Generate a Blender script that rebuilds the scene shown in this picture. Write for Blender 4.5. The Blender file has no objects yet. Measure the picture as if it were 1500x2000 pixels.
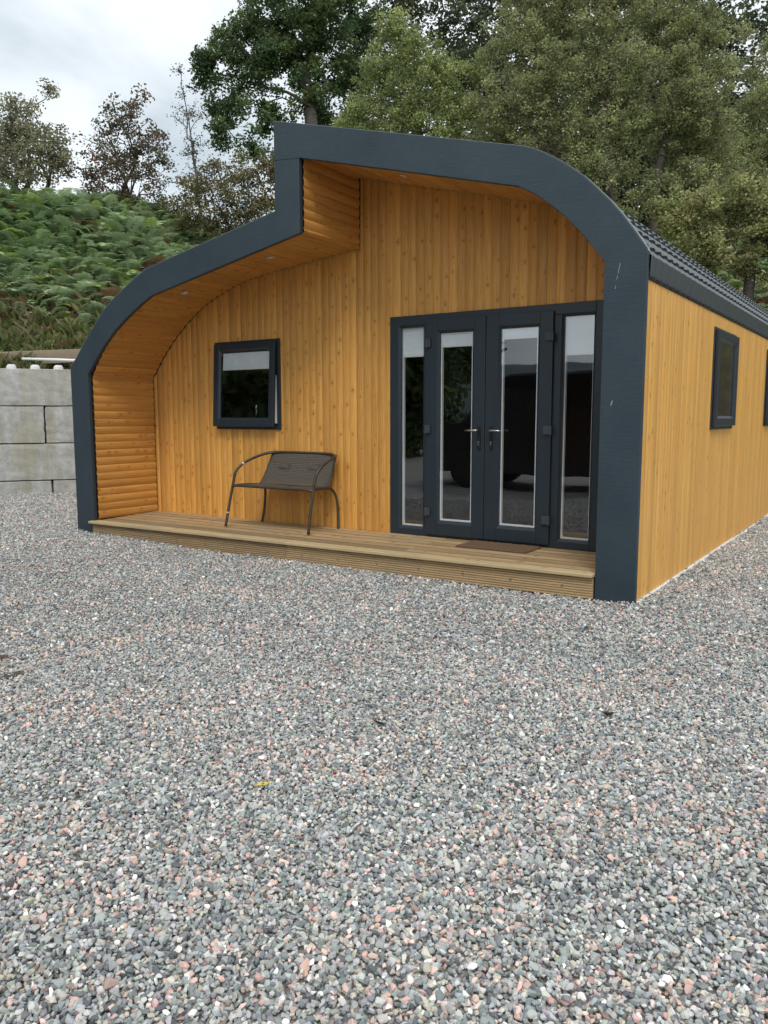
import bpy, bmesh, math, random
import numpy as np
from mathutils import Vector, Matrix, Euler
R = math.radians
random.seed(7)
SC = bpy.context.scene
COL = SC.collection

# ------------------------------------------------------------------ camera
CAM = np.array([8.05359, -5.67120, 1.36359])
CR = np.array([0.83267404, 0.55376211, -0.00121376])
CU = np.array([-0.06536095, 0.10045718, 0.99279217])
CF = np.array([-0.54989262, 0.82659293, -0.1198425])
FPX = 1554.688
cd = bpy.data.cameras.new('camera'); cam = bpy.data.objects.new('camera', cd); COL.objects.link(cam)
cd.sensor_fit = 'VERTICAL'; cd.sensor_height = 36; cd.lens = 36 * FPX / 2000
cd.clip_start = .05; cd.clip_end = 3000
m = Matrix(((CR[0], CU[0], -CF[0], CAM[0]), (CR[1], CU[1], -CF[1], CAM[1]), (CR[2], CU[2], -CF[2], CAM[2]), (0, 0, 0, 1)))
cam.matrix_world = m
SC.camera = cam

def at(px, py, d):
    return CAM + d * (CF + (px - 750) / FPX * CR - (py - 1000) / FPX * CU)

# ------------------------------------------------------------------ light
SUN_EL, SUN_AZ = 52, 148            # azimuth clockwise from +y
w = bpy.data.worlds.new('World'); SC.world = w; w.use_nodes = True
nt = w.node_tree; nt.nodes.clear()
N = nt.nodes.new; L = nt.links.new
out = N('ShaderNodeOutputWorld'); bg = N('ShaderNodeBackground')
sky = N('ShaderNodeTexSky'); sky.sky_type = 'NISHITA'; sky.sun_disc = False
sky.sun_elevation = R(SUN_EL); sky.sun_rotation = R(SUN_AZ)
tc = N('ShaderNodeTexCoord'); mp = N('ShaderNodeMapping')
mp.inputs['Scale'].default_value = (1.0, 1.0, 2.2)
mp.inputs['Location'].default_value = (.35, .1, .2)
n1 = N('ShaderNodeTexNoise'); n1.inputs['Scale'].default_value = 2.3; n1.inputs['Detail'].default_value = 7
n1.inputs['Roughness'].default_value = .52; n1.inputs['Distortion'].default_value = .35
cr = N('ShaderNodeValToRGB')
cr.color_ramp.elements[0].position = .36; cr.color_ramp.elements[0].color = (4.2, 4.75, 5.1, 1)
cr.color_ramp.elements[1].position = .66; cr.color_ramp.elements[1].color = (8.3, 8.55, 8.65, 1)
mx = N('ShaderNodeMixRGB'); mx.inputs[0].default_value = .88
L(tc.outputs['Generated'], mp.inputs[0]); L(mp.outputs[0], n1.inputs['Vector']); L(n1.outputs['Fac'], cr.inputs[0])
L(sky.outputs[0], mx.inputs[1]); L(cr.outputs[0], mx.inputs[2]); L(mx.outputs[0], bg.inputs[0]); L(bg.outputs[0], out.inputs[0])
bg.inputs[1].default_value = .10
sd = bpy.data.lights.new('sun', 'SUN'); sun = bpy.data.objects.new('sun', sd); COL.objects.link(sun)
sd.energy = 1.0; sd.angle = R(20); sd.color = (1, .96, .9)
az = R(SUN_AZ); el = R(SUN_EL)
sdir = Vector((math.sin(az) * math.cos(el), math.cos(az) * math.cos(el), math.sin(el)))
sun.rotation_euler = sdir.to_track_quat('Z', 'Y').to_euler()
SC.view_settings.view_transform = 'Standard'; SC.view_settings.look = 'None'
SC.view_settings.exposure = 0.68; SC.view_settings.gamma = 1
SC.cycles.max_bounces = 8; SC.cycles.transparent_max_bounces = 12
SC.cycles.use_denoising = True

# ------------------------------------------------------------------ materials
MATS = {}
class G:
    def __init__(s, name):
        s.m = bpy.data.materials.new(name); s.m.use_nodes = True
        s.t = s.m.node_tree; s.b = s.t.nodes['Principled BSDF']; s.o = s.t.nodes['Material Output']
        MATS[name] = s.m
    def n(s, t, **k):
        x = s.t.nodes.new(t)
        for a, b in k.items():
            if a in ('operation', 'blend_type', 'voronoi_dimensions', 'noise_dimensions', 'attribute_name', 'attribute_type', 'feature', 'data_type', 'interpolation_type', 'distance'): setattr(x, a, b)
            else:
                x.inputs[int(a[1:]) if a[0] == '_' and a[1:].isdigit() else a].default_value = b
        return x
    def l(s, a, b): s.t.links.new(a, b)
    def math(s, op, a, b=None, c=None):
        x = s.n('ShaderNodeMath', operation=op)
        for i, v in enumerate((a, b, c)):
            if v is None: continue
            if isinstance(v, (int, float)): x.inputs[i].default_value = v
            else: s.l(v, x.inputs[i])
        return x.outputs[0]
    def mix(s, fac, a, b, mode='MIX'):
        x = s.n('ShaderNodeMixRGB', blend_type=mode)
        for i, v in enumerate((fac, a, b)):
            if isinstance(v, (int, float)): x.inputs[i].default_value = v
            elif isinstance(v, (tuple, list)): x.inputs[i].default_value = (*v[:3], 1)
            else: s.l(v, x.inputs[i])
        return x.outputs[0]
    def noise(s, vec, scale, detail=4, rough=.5, dist=0):
        x = s.n('ShaderNodeTexNoise', Scale=scale, Detail=detail, Roughness=rough, Distortion=dist)
        if vec is not None: s.l(vec, x.inputs['Vector'])
        return x.outputs['Fac']
    def ramp(s, f, stops):
        x = s.n('ShaderNodeValToRGB'); e = x.color_ramp.elements
        while len(e) < len(stops): e.new(.5)
        for i, (p, c) in enumerate(stops):
            e[i].position = p; e[i].color = (*c, 1) if isinstance(c, (tuple, list)) else (c, c, c, 1)
        s.l(f, x.inputs[0]); return x.outputs[0]
    def comb(s, x, y, z=0.0):
        c = s.n('ShaderNodeCombineXYZ')
        for i, v in enumerate((x, y, z)):
            if isinstance(v, (int, float)): c.inputs[i].default_value = v
            else: s.l(v, c.inputs[i])
        return c.outputs[0]
    def bump(s, h, strength=.3, dist=.01):
        b = s.n('ShaderNodeBump', Strength=strength, Distance=dist); s.l(h, b.inputs['Height']); s.l(b.outputs[0], s.b.inputs['Normal'])
    def obj(s): return s.n('ShaderNodeTexCoord').outputs['Object']
    def col(s, c):
        if isinstance(c, tuple): s.b.inputs['Base Color'].default_value = (*c, 1)
        else: s.l(c, s.b.inputs['Base Color'])
    def rough(s, r):
        if isinstance(r, float): s.b.inputs['Roughness'].default_value = r
        else: s.l(r, s.b.inputs['Roughness'])

PITCH = .0875
def wood(name, base, dark, knot, pitch=PITCH, var=.22, rough=.48, knots=True, grain=1.0, stain=0.0, edge=0.0):
    g = G(name)
    uv = g.n('ShaderNodeUVMap').outputs[0]
    sp = g.n('ShaderNodeSeparateXYZ'); g.l(uv, sp.inputs[0]); u, v = sp.outputs[0], sp.outputs[1]
    idx = g.math('FLOOR', g.math('DIVIDE', u, pitch))
    wn = g.n('ShaderNodeTexWhiteNoise', noise_dimensions='1D'); g.l(idx, wn.inputs['W'])
    rnd = wn.outputs['Value']
    off = g.math('MULTIPLY', rnd, 37.0)
    vv = g.math('ADD', v, off)
    gv = g.comb(g.math('MULTIPLY', u, 95.0), g.math('MULTIPLY', vv, 3.0))
    gr = g.noise(gv, 1.0, 5, .6, .6)
    gv2 = g.comb(g.math('MULTIPLY', u, 22.0), g.math('MULTIPLY', vv, 1.1))
    gr2 = g.noise(gv2, 1.0, 3, .5, .9)
    c = g.mix(g.ramp(gr, [(.35, 0.0), (.72, 1.0)]), base, dark)
    c = g.mix(g.math('MULTIPLY', g.ramp(gr2, [(.42, 0.0), (.68, 1.0)]), .55 * grain), c, dark)
    br = g.math('ADD', 1 - var / 2, g.math('MULTIPLY', rnd, var))
    c = g.mix(1.0, c, g.comb(br, br, br), 'MULTIPLY')
    if knots:
        kv = g.comb(g.math('MULTIPLY', u, 1 / pitch), g.math('MULTIPLY', vv, 7.5))
        wn2 = g.n('ShaderNodeTexNoise', Scale=2.4, Detail=3.0); g.l(kv, wn2.inputs['Vector'])
        va = g.n('ShaderNodeVectorMath', operation='MULTIPLY_ADD'); g.l(wn2.outputs['Color'], va.inputs[0]); va.inputs[1].default_value = (.34, .26, 0); g.l(kv, va.inputs[2]); kv = va.outputs[0]
        vo = g.n('ShaderNodeTexVoronoi', voronoi_dimensions='2D', Scale=1.0, Randomness=1.0); g.l(kv, vo.inputs['Vector'])
        ks = g.n('ShaderNodeSeparateXYZ'); g.l(vo.outputs['Color'], ks.inputs[0])
        on = g.math('GREATER_THAN', ks.outputs[0], .67)
        size = g.math('ADD', .055, g.math('MULTIPLY', ks.outputs[1], .11))
        d = g.math('DIVIDE', vo.outputs['Distance'], size)
        core = g.ramp(d, [(.55, 1.0), (1.0, 0.0)])
        halo = g.ramp(g.math('MULTIPLY', d, .36), [(.3, 1.0), (1.0, 0.0)])
        c = g.mix(g.math('MULTIPLY', g.math('MULTIPLY', halo, on), .6), c, dark)
        c = g.mix(g.math('MULTIPLY', g.math('MULTIPLY', core, on), .52), c, knot)
    if edge:
        fr_ = g.math('ABSOLUTE', g.math('SUBTRACT', g.math('FRACT', g.math('DIVIDE', u, pitch)), .5))
        c = g.mix(g.math('MULTIPLY', g.ramp(fr_, [(.33, 0.0), (.46, 1.0)]), edge), c, (.13, .09, .05))
    if stain:
        ws = g.noise(g.obj(), 1.3, 5, .6)
        c = g.mix(g.math('MULTIPLY', g.ramp(ws, [(.45, 0.0), (.7, 1.0)]), stain), c, (.26, .235, .19))
    g.col(c); g.rough(rough)
    g.bump(gr, .12, .004)
    return g.m

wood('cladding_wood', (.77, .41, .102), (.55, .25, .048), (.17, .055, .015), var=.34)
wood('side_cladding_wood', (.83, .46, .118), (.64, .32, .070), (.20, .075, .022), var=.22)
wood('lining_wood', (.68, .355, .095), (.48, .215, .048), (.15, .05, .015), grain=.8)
wood('deck_wood', (.52, .375, .20), (.31, .205, .10), (.11, .07, .035), pitch=.143, var=.6, rough=.7, stain=.4, grain=1.7, edge=.75)
wood('deck_edge_wood', (.62, .49, .28), (.43, .32, .17), (.17, .12, .06), pitch=.143, var=.1, rough=.7, stain=.25, grain=1.5)
wood('riser_wood', (.48, .34, .18), (.31, .205, .105), (.10, .06, .03), pitch=2.0, var=.3, rough=.75, stain=.35, knots=False)
wood('sleeper_wood', (.36, .28, .19), (.22, .165, .11), (.12, .09, .06), pitch=.4, var=.2, rough=.85, stain=.5)
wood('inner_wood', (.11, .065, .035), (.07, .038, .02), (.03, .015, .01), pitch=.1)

def plain(name, col, rough=.5, metal=0.0, nscale=0, nvar=.12, bump=0, bscale=80):
    g = G(name); g.b.inputs['Metallic'].default_value = metal; g.rough(float(rough))
    if nscale:
        f = g.noise(g.obj(), nscale, 5, .6)
        g.col(g.mix(g.ramp(f, [(.3, 0.0), (.7, 1.0)]), tuple(c * (1 - nvar) for c in col), tuple(c * (1 + nvar) for c in col)))
    else: g.col(tuple(col))
    if bump: g.bump(g.noise(g.obj(), bscale, 4, .6), bump, .004)
    return g.m
# frame render: fibre textured, faint brushed streaks and marks
g = G('frame_render'); o = g.obj()
f1 = g.noise(o, 1.6, 5, .65); f2 = g.noise(o, 45, 4, .7)
mpn = g.n('ShaderNodeMapping'); mpn.inputs['Scale'].default_value = (7, 7, 90); g.l(o, mpn.inputs[0])
f3 = g.noise(mpn.outputs[0], 1.0, 4, .6)
c = g.mix(g.ramp(f1, [(.3, 0.0), (.7, 1.0)]), (.020, .036, .050), (.034, .054, .070))
c = g.mix(g.math('MULTIPLY', g.ramp(f2, [(.55, 0.0), (.8, 1.0)]), .25), c, (.062, .086, .102))
scn = g.noise(o, 9, 6, .75, 1.5)
c = g.mix(g.math('MULTIPLY', g.ramp(scn, [(.70, 0.0), (.76, 1.0)]), .35), c, (.15, .17, .18))
g.col(c); g.rough(.5)
h = g.math('ADD', g.math('MULTIPLY', f2, .5), f3)
g.bump(h, .34, .005)
plain('frame_scratch', (.25, .28, .30), .7)
plain('upvc_grey', (.019, .030, .041), .38, nscale=3, nvar=.08)
plain('upvc_edge', (.010, .012, .015), .5)
plain('hinge_grey', (.045, .058, .064), .45)
plain('white_plastic', (.86, .88, .88), .35)
g = G('blind_fabric'); sp = g.n('ShaderNodeSeparateXYZ'); g.l(g.obj(), sp.inputs[0])
pl = g.math('SINE', g.math('MULTIPLY', sp.outputs[2], 330.0))
g.col(g.mix(g.ramp(pl, [(.0, 0.0), (1.0, 1.0)]), (.82, .87, .93), (.90, .94, .97))); g.rough(.8)
g.b.inputs['Emission Color'].default_value = (0, 0, 0, 1)
plain('steel', (.55, .55, .54), .28, 1.0)
plain('chrome', (.7, .7, .7), .15, 1.0)
plain('black_metal', (.008, .009, .010), .35)
plain('dark_gap', (.010, .008, .006), .9)
g = G('roof_metal'); f = g.noise(g.obj(), 30, 3)
g.col(g.mix(f, (.044, .055, .064), (.058, .070, .080))); g.rough(.38)
plain('bench_metal', (.085, .075, .062), .45, .6, nscale=20, nvar=.25)
plain('bench_pale', (.62, .58, .50), .6)
g = G('bench_wicker')
uv = g.n('ShaderNodeUVMap').outputs[0]; sp = g.n('ShaderNodeSeparateXYZ'); g.l(uv, sp.inputs[0])
a = g.math('SINE', g.math('MULTIPLY', sp.outputs[0], 2 * math.pi / .022)); b = g.math('SINE', g.math('MULTIPLY', sp.outputs[1], 2 * math.pi / .034))
wv = g.math('MULTIPLY', a, b); wv01 = g.math('ADD', g.math('MULTIPLY', wv, .5), .5)
g.col(g.mix(g.ramp(wv01, [(.1, 0.0), (.8, 1.0)]), (.030, .025, .020), (.20, .175, .135))); g.rough(.5); g.bump(wv01, .7, .004)
plain('wicker_strand', (.13, .115, .09), .5)
g = G('coir'); o = g.obj(); f = g.noise(o, 160, 4, .8); f2 = g.noise(o, 9, 4, .6)
c = g.mix(f, (.045, .028, .015), (.25, .165, .09)); c = g.mix(g.math('MULTIPLY', f2, .5), c, (.13, .065, .035)); g.col(c); g.rough(.95); g.bump(f, 1.0, .006)
# thin glass
g = G('window_glass')
ge = g.n('ShaderNodeNewGeometry'); dt = g.n('ShaderNodeVectorMath', operation='DOT_PRODUCT'); g.l(ge.outputs['Normal'], dt.inputs[0]); g.l(ge.outputs['Incoming'], dt.inputs[1])
fac = g.math('ADD', .175, g.math('MULTIPLY', .80, g.math('POWER', g.math('SUBTRACT', 1.0, g.math('ABSOLUTE', dt.outputs['Value'])), 5.0)))
gl = g.n('ShaderNodeBsdfGlossy', Roughness=.012); gl.inputs[0].default_value = (.93, .96, 1, 1)
tr = g.n('ShaderNodeBsdfTransparent'); tr.inputs[0].default_value = (.93, .95, .95, 1)
ms = g.n('ShaderNodeMixShader'); g.l(fac, ms.inputs[0]); g.l(tr.outputs[0], ms.inputs[1]); g.l(gl.outputs[0], ms.inputs[2]); g.l(ms.outputs[0], g.o.inputs[0])
bn = g.n('ShaderNodeBump', Strength=.03, Distance=.02); g.l(g.noise(g.obj(), 2.2, 2), bn.inputs['Height']); g.l(bn.outputs[0], gl.inputs['Normal'])
plain('downlight_lens', (.75, .74, .68), .25)
# concrete
g = G('concrete'); o = g.obj()
mpn = g.n('ShaderNodeMapping'); mpn.inputs['Scale'].default_value = (4.2, 4.2, .45); g.l(o, mpn.inputs[0])
st = g.noise(mpn.outputs[0], 1.0, 5, .6, .3); f = g.noise(o, 6, 7, .7); f2 = g.noise(o, 60, 3, .7); big = g.noise(o, 1.1, 3)
c = g.mix(g.ramp(f, [(.35, 0.0), (.66, 1.0)]), (.34, .34, .325), (.57, .575, .56))
c = g.mix(g.math('MULTIPLY', g.ramp(st, [(.46, 0.0), (.66, 1.0)]), .6), c, (.32, .30, .19))
c = g.mix(g.math('MULTIPLY', g.ramp(big, [(.5, 0.0), (.65, 1.0)]), .4), c, (.46, .43, .32))
c = g.mix(g.math('MULTIPLY', g.ramp(f2, [(.6, 0.0), (.75, 1.0)]), .35), c, (.19, .19, .175))
g.col(c); g.rough(.85); g.bump(g.math('ADD', f, g.math('MULTIPLY', f2, .3)), .5, .02)
plain('concrete_pale', (.72, .73, .72), .8, nscale=30, nvar=.15)
# ground sheets
g = G('gravel_ground'); o = g.obj()
vo = g.n('ShaderNodeTexVoronoi', Scale=48.0, Randomness=1.0); g.l(o, vo.inputs['Vector'])
sp = g.n('ShaderNodeSeparateXYZ'); g.l(vo.outputs['Color'], sp.inputs[0])
c = g.ramp(sp.outputs[0], [(.0, (.22, .225, .22)), (.45, (.34, .345, .33)), (.75, (.46, .39, .36)), (1.0, (.66, .64, .60))])
c = g.mix(g.ramp(vo.outputs['Distance'], [(.5, 0.0), (.9, 1.0)]), c, (.12, .12, .115))
lg = g.n('ShaderNodeVectorMath', operation='LENGTH'); g.l(o, lg.inputs[0])
gn = g.noise(o, .4, 5, .6)
gc = g.mix(gn, (.045, .085, .018), (.11, .145, .04))
far = g.ramp(g.math('DIVIDE', g.math('ADD', lg.outputs['Value'], g.math('MULTIPLY', gn, 6.0)), 60.0), [(.44, 0.0), (.47, 1.0)])
c = g.mix(far, c, gc); g.col(c); g.rough(.9); g.bump(vo.outputs['Distance'], .8, .012)
g = G('bank_soil'); o = g.obj(); f = g.noise(o, 2.2, 6, .65); f2 = g.noise(o, 25, 4, .7)
c = g.mix(g.ramp(f, [(.4, 0.0), (.62, 1.0)]), (.055, .040, .024), (.085, .105, .028))
c = g.mix(g.math('MULTIPLY', f2, .5), c, (.14, .115, .06)); g.col(c); g.rough(.95); g.bump(f2, 1.0, .05)
g = G('hill_grass'); f = g.noise(g.obj(), .03, 6, .6); g.col(g.mix(g.ramp(f, [(.4, 0.0), (.6, 1.0)]), (.045, .062, .075), (.075, .095, .10))); g.rough(.95)  # blue-grey distance haze is mixed into the hill colour

def attr_mat(name, attr, atype='GEOMETRY', rough=.6, trans=0.0, mul=None, speck=False):
    g = G(name); a = g.n('ShaderNodeAttribute', attribute_name=attr, attribute_type=atype)
    c = a.outputs['Color']
    if speck:
        o = g.obj(); f = g.noise(o, 260, 4, .75); f2 = g.noise(o, 60, 3, .6)
        c = g.mix(g.math('MULTIPLY', g.ramp(f, [(.5, 0.0), (.75, 1.0)]), .5), c, g.mix(1.0, c, (1.6, 1.6, 1.6), 'MULTIPLY'))
        c = g.mix(g.math('MULTIPLY', g.ramp(f2, [(.35, 1.0), (.55, 0.0)]), .45), c, g.mix(1.0, c, (.5, .5, .52), 'MULTIPLY'))
        g.bump(f, .35, .002)
    g.col(c); g.rough(float(rough))
    if trans:
        tl = g.n('ShaderNodeBsdfTranslucent'); g.l(c, tl.inputs[0])
        ms = g.n('ShaderNodeMixShader'); ms.inputs[0].default_value = trans
        g.l(g.b.outputs[0], ms.inputs[1]); g.l(tl.outputs[0], ms.inputs[2]); g.l(ms.outputs[0], g.o.inputs[0])
        g.b.inputs['Specular IOR Level'].default_value = .3
    return g.m
attr_mat('leaf', 'tint', 'GEOMETRY', .5, .42)
attr_mat('stone', 'tint', 'INSTANCER', .75, speck=True)
attr_mat('frond', 'tint', 'INSTANCER', .6, .3)
g = G('bark'); o = g.obj(); f = g.noise(o, 14, 5, .7, .5); g.col(g.mix(f, (.035, .030, .025), (.12, .105, .085))); g.rough(.9); g.bump(f, .8, .03)
g = G('pale_bark'); o = g.obj(); f = g.noise(o, 9, 5, .7, .5); g.col(g.mix(g.ramp(f, [(.4, 0.0), (.6, 1.0)]), (.06, .05, .045), (.26, .245, .22))); g.rough(.85)
plain('van_paint', (.012, .014, .020), .18, nscale=0)
plain('van_trim', (.02, .02, .022), .6)
plain('tyre', (.02, .02, .02), .85)
plain('van_glass', (.012, .015, .017), .05)
plain('lamp_red', (.35, .02, .02), .25)
plain('lamp_clear', (.6, .6, .62), .15)

# ------------------------------------------------------------------ mesh helpers
class MB:
    def __init__(s): s.v = []; s.f = []; s.uv = []; s.mi = []
    def face(s, pts, uv=None, mi=0):
        k = len(s.v); s.v += [tuple(p) for p in pts]; s.f.append(tuple(range(k, k + len(pts))))
        s.uv.append(uv if uv else [(0, 0)] * len(pts)); s.mi.append(mi)
    def box(s, x0, x1, y0, y1, z0, z1, long='x', u0=0.0, mi=0, M=None):
        c = [Vector((x, y, z)) for z in (z0, z1) for y in (y0, y1) for x in (x0, x1)]
        if M is not None: c = [M @ p for p in c]
        o = [Vector((x, y, z)) for z in (z0, z1) for y in (y0, y1) for x in (x0, x1)]
        def uvf(i):
            p = o[i]
            if long == 'x': return (u0 + p.y + (p.z if False else 0) + p.z , p.x)
            if long == 'y': return (u0 + p.x + p.z, p.y)
            return (u0 + p.x + p.y, p.z)
        for q in ((0, 2, 3, 1), (4, 5, 7, 6), (0, 1, 5, 4), (2, 6, 7, 3), (0, 4, 6, 2), (1, 3, 7, 5)):
            s.face([c[i] for i in q], [uvf(i) for i in q], mi)
        return s
    def tube(s, pts, rad, seg=8, cap=True, mi=0):
        pts = [Vector(p) for p in pts]; n = len(pts)
        if isinstance(rad, (int, float)): rad = [rad] * n
        T = [(pts[min(i + 1, n - 1)] - pts[max(i - 1, 0)]).normalized() for i in range(n)]
        up = Vector((0, 0, 1)) if abs(T[0].z) < .9 else Vector((1, 0, 0))
        A = T[0].cross(up).normalized(); rings = []
        for i in range(n):
            A = (A - T[i] * A.dot(T[i])).normalized(); B = T[i].cross(A)
            k = len(s.v)
            for j in range(seg):
                a = 2 * math.pi * j / seg
                s.v.append(tuple(pts[i] + (A * math.cos(a) + B * math.sin(a)) * rad[i]))
            rings.append(k)
        for i in range(n - 1):
            for j in range(seg):
                a, b = rings[i] + j, rings[i] + (j + 1) % seg
                c, d = rings[i + 1] + (j + 1) % seg, rings[i + 1] + j
                s.f.append((a, b, c, d)); s.uv.append([(j / seg, i), ((j + 1) / seg, i), ((j + 1) / seg, i + 1), (j / seg, i + 1)]); s.mi.append(mi)
        if cap:
            s.f.append(tuple(rings[0] + j for j in range(seg))[::-1]); s.uv.append([(0, 0)] * seg); s.mi.append(mi)
            s.f.append(tuple(rings[-1] + j for j in range(seg))); s.uv.append([(0, 0)] * seg); s.mi.append(mi)
        return s
    def disc(s, c, nrm, r, h, seg=20, mi=0):
        c = Vector(c); nrm = Vector(nrm).normalized()
        return s.tube([c, c + nrm * h], r, seg, True, mi)
    def build(s, name, mat, parent=None, smooth=False, bevel=0, loc=None, solid=False):
        me = bpy.data.meshes.new(name); me.from_pydata(s.v, [], s.f)
        uvl = me.uv_layers.new(name='UVMap'); fl = [c for f in s.uv for p in f for c in p]
        uvl.data.foreach_set('uv', fl)
        mats = mat if isinstance(mat, (list, tuple)) else [mat]
        for mm in mats: me.materials.append(MATS[mm])
        if len(mats) > 1: me.polygons.foreach_set('material_index', s.mi)
        if bevel or solid:
            bm = bmesh.new(); bm.from_mesh(me); bmesh.ops.remove_doubles(bm, verts=bm.verts, dist=1e-5)
            bmesh.ops.recalc_face_normals(bm, faces=bm.faces); bm.to_mesh(me); bm.free()
        if smooth: me.polygons.foreach_set('use_smooth', [True] * len(me.polygons))
        o = bpy.data.objects.new(name, me); COL.objects.link(o)
        if parent: o.parent = parent
        if loc: o.location = loc
        if bevel:
            md = o.modifiers.new('bevel', 'BEVEL'); md.width = bevel; md.segments = 2; md.limit_method = 'ANGLE'; md.angle_limit = R(40)
        return o
def tag(o, label=None, cat=None, group=None, kind=None):
    if label: o['label'] = label
    if cat: o['category'] = cat
    if group: o['group'] = group
    if kind: o['kind'] = kind
    return o
def empty(name, loc=(0, 0, 0), rz=0):
    o = bpy.data.objects.new(name, None); COL.objects.link(o); o.location = loc; o.rotation_euler.z = rz; o.empty_display_size = .1; return o
def fast_mesh(name, verts, faces, mat, parent=None, tint=None, smooth=False):
    """verts (n,3), faces (m,k) numpy"""
    me = bpy.data.meshes.new(name); nv = len(verts); nf, k = faces.shape
    me.vertices.add(nv); me.vertices.foreach_set('co', np.ascontiguousarray(verts, dtype=np.float32).ravel())
    me.loops.add(nf * k); me.loops.foreach_set('vertex_index', faces.astype(np.int32).ravel())
    me.polygons.add(nf); me.polygons.foreach_set('loop_start', np.arange(0, nf * k, k, dtype=np.int32))
    me.polygons.foreach_set('use_smooth', np.full(nf, smooth))
    me.update(calc_edges=True)
    if tint is not None:
        a = me.attributes.new('tint', 'FLOAT_COLOR', 'FACE')
        c = np.ones((nf, 4), np.float32); c[:, :3] = tint; a.data.foreach_set('color', c.ravel())
    me.materials.append(MATS[mat])
    o = bpy.data.objects.new(name, me); COL.objects.link(o)
    if parent: o.parent = parent
    return o

# ------------------------------------------------------------------ ground, bank, hills
rng = np.random.default_rng(11)
W = 6.449; D = .939; CLEN = 12.0
def gz(x, y):
    x = np.asarray(x, float); y = np.asarray(y, float)
    return np.clip(.018 * (2 - x), 0, .10) + .006 * np.sin(x * 2.1 + y * .7) * np.sin(y * 1.7 + 1) 
WA = np.array([-4.16, 1.55]); WD = np.array([.569, .823]); WD /= np.hypot(*WD); WN = np.array([-WD[1], WD[0]])
def wave(x, y, s, seed):
    r = np.random.default_rng(seed); o = np.zeros_like(x, dtype=float)
    for i in range(6):
        a = r.uniform(0, 6.28); k = s * r.uniform(.6, 1.9); o += np.sin((x * np.cos(a) + y * np.sin(a)) * k + r.uniform(0, 6.28)) / 6
    return o
def hill(x, y):
    x = np.asarray(x, float); y = np.asarray(y, float)
    s = (x - WA[0]) * WN[0] + (y - WA[1]) * WN[1]
    dl = np.minimum(s, -1.3 - x); dr = y - 13.6
    d = np.maximum(dl, dr)
    z = np.interp(d, [-50, .15, .55, 1.4, 2.4, 7.0, 12, 40, 90], [-.6, -.4, 2.0, 2.25, 2.75, 6.3, 6.9, 11, 20])
    zr = np.interp(dr, [-50, 0, .6, 6, 12, 40, 90], [-.6, -.3, .5, 5.6, 7.6, 15, 24])
    z = np.where(dl > dr, z, np.maximum(zr, np.where(dl > .3, z, -9)))
    return z + np.clip((d - 1.4) * .25, 0, 1) * (.35 * wave(x, y, 1.1, 3) + .10 * wave(x, y, 3.3, 4)), d

nx = 61; gx = np.linspace(-24, 24, nx); gy = np.linspace(-24, 24, nx)
X, Y = np.meshgrid(gx, gy); Z = gz(X, Y) - .012
edge = np.maximum(abs(X), abs(Y)) > 23.9
V = np.stack([X, Y, Z], -1).reshape(-1, 3)
F = np.array([[j * nx + i, j * nx + i + 1, (j + 1) * nx + i + 1, (j + 1) * nx + i] for j in range(nx - 1) for i in range(nx - 1)])
# ring out to the horizon
sc_ = 1500 / 24
ring = []; base = len(V); VV = [V]
bord = [(j, 0) for j in range(nx)] + [(nx - 1, i) for i in range(1, nx)] + [(j, nx - 1) for j in range(nx - 2, -1, -1)] + [(0, i) for i in range(nx - 2, 0, -1)]
bi = [j * nx + i for j, i in bord]; O = V[bi].copy(); O[:, :2] *= sc_; O[:, 2] = -.05; VV.append(O)
nb = len(bi); RF = np.array([[bi[k], bi[(k + 1) % nb], base + (k + 1) % nb, base + k] for k in range(nb)])
ground = fast_mesh('ground', np.concatenate(VV), np.concatenate([F, RF[:, ::-1]]), 'gravel_ground', smooth=True)
tag(ground, 'flat gravel yard ground around the cabin', kind='structure')
hx = np.arange(-46, 40.1, .4); hy = np.arange(-9, 66, .4)
X, Y = np.meshgrid(hx, hy); Z, _d = hill(X, Y); V = np.stack([X, Y, Z], -1).reshape(-1, 3); n = len(hx)
jj, ii = np.meshgrid(np.arange(len(hy) - 1), np.arange(n - 1), indexing='ij'); a = (jj * n + ii).ravel()
F = np.stack([a, a + 1, a + n + 1, a + n], -1)
keep = V[F].reshape(-1, 4, 3)[:, :, 2].max(1) > -.35
hs = fast_mesh('hillside', V, F[keep], 'bank_soil', smooth=True); tag(hs, 'steep overgrown earth bank rising behind the block wall and cabin', kind='structure')
# far ridge across the valley (what the door glass reflects)
th = np.linspace(R(150), R(400), 160)
pr = np.array([0, .25, .6, .85, 1.0, .97]); rd = np.array([330, 400, 520, 600, 680, 900])
hh = 34 + 12 * np.sin(th * 3.1) + 8 * np.sin(th * 7.7 + 1) + 3 * np.sin(th * 19)
V = np.array([[np.cos(t) * rd[k], np.sin(t) * rd[k], -1 + hh[i] * pr[k]] for i, t in enumerate(th) for k in range(6)])
F = np.array([[i * 6 + k, i * 6 + k + 1, (i + 1) * 6 + k + 1, (i + 1) * 6 + k] for i in range(159) for k in range(5)])
hl = fast_mesh('hills', V, F, 'hill_grass', smooth=True); tag(hl, 'low dark hills across the valley', kind='structure')

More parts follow.
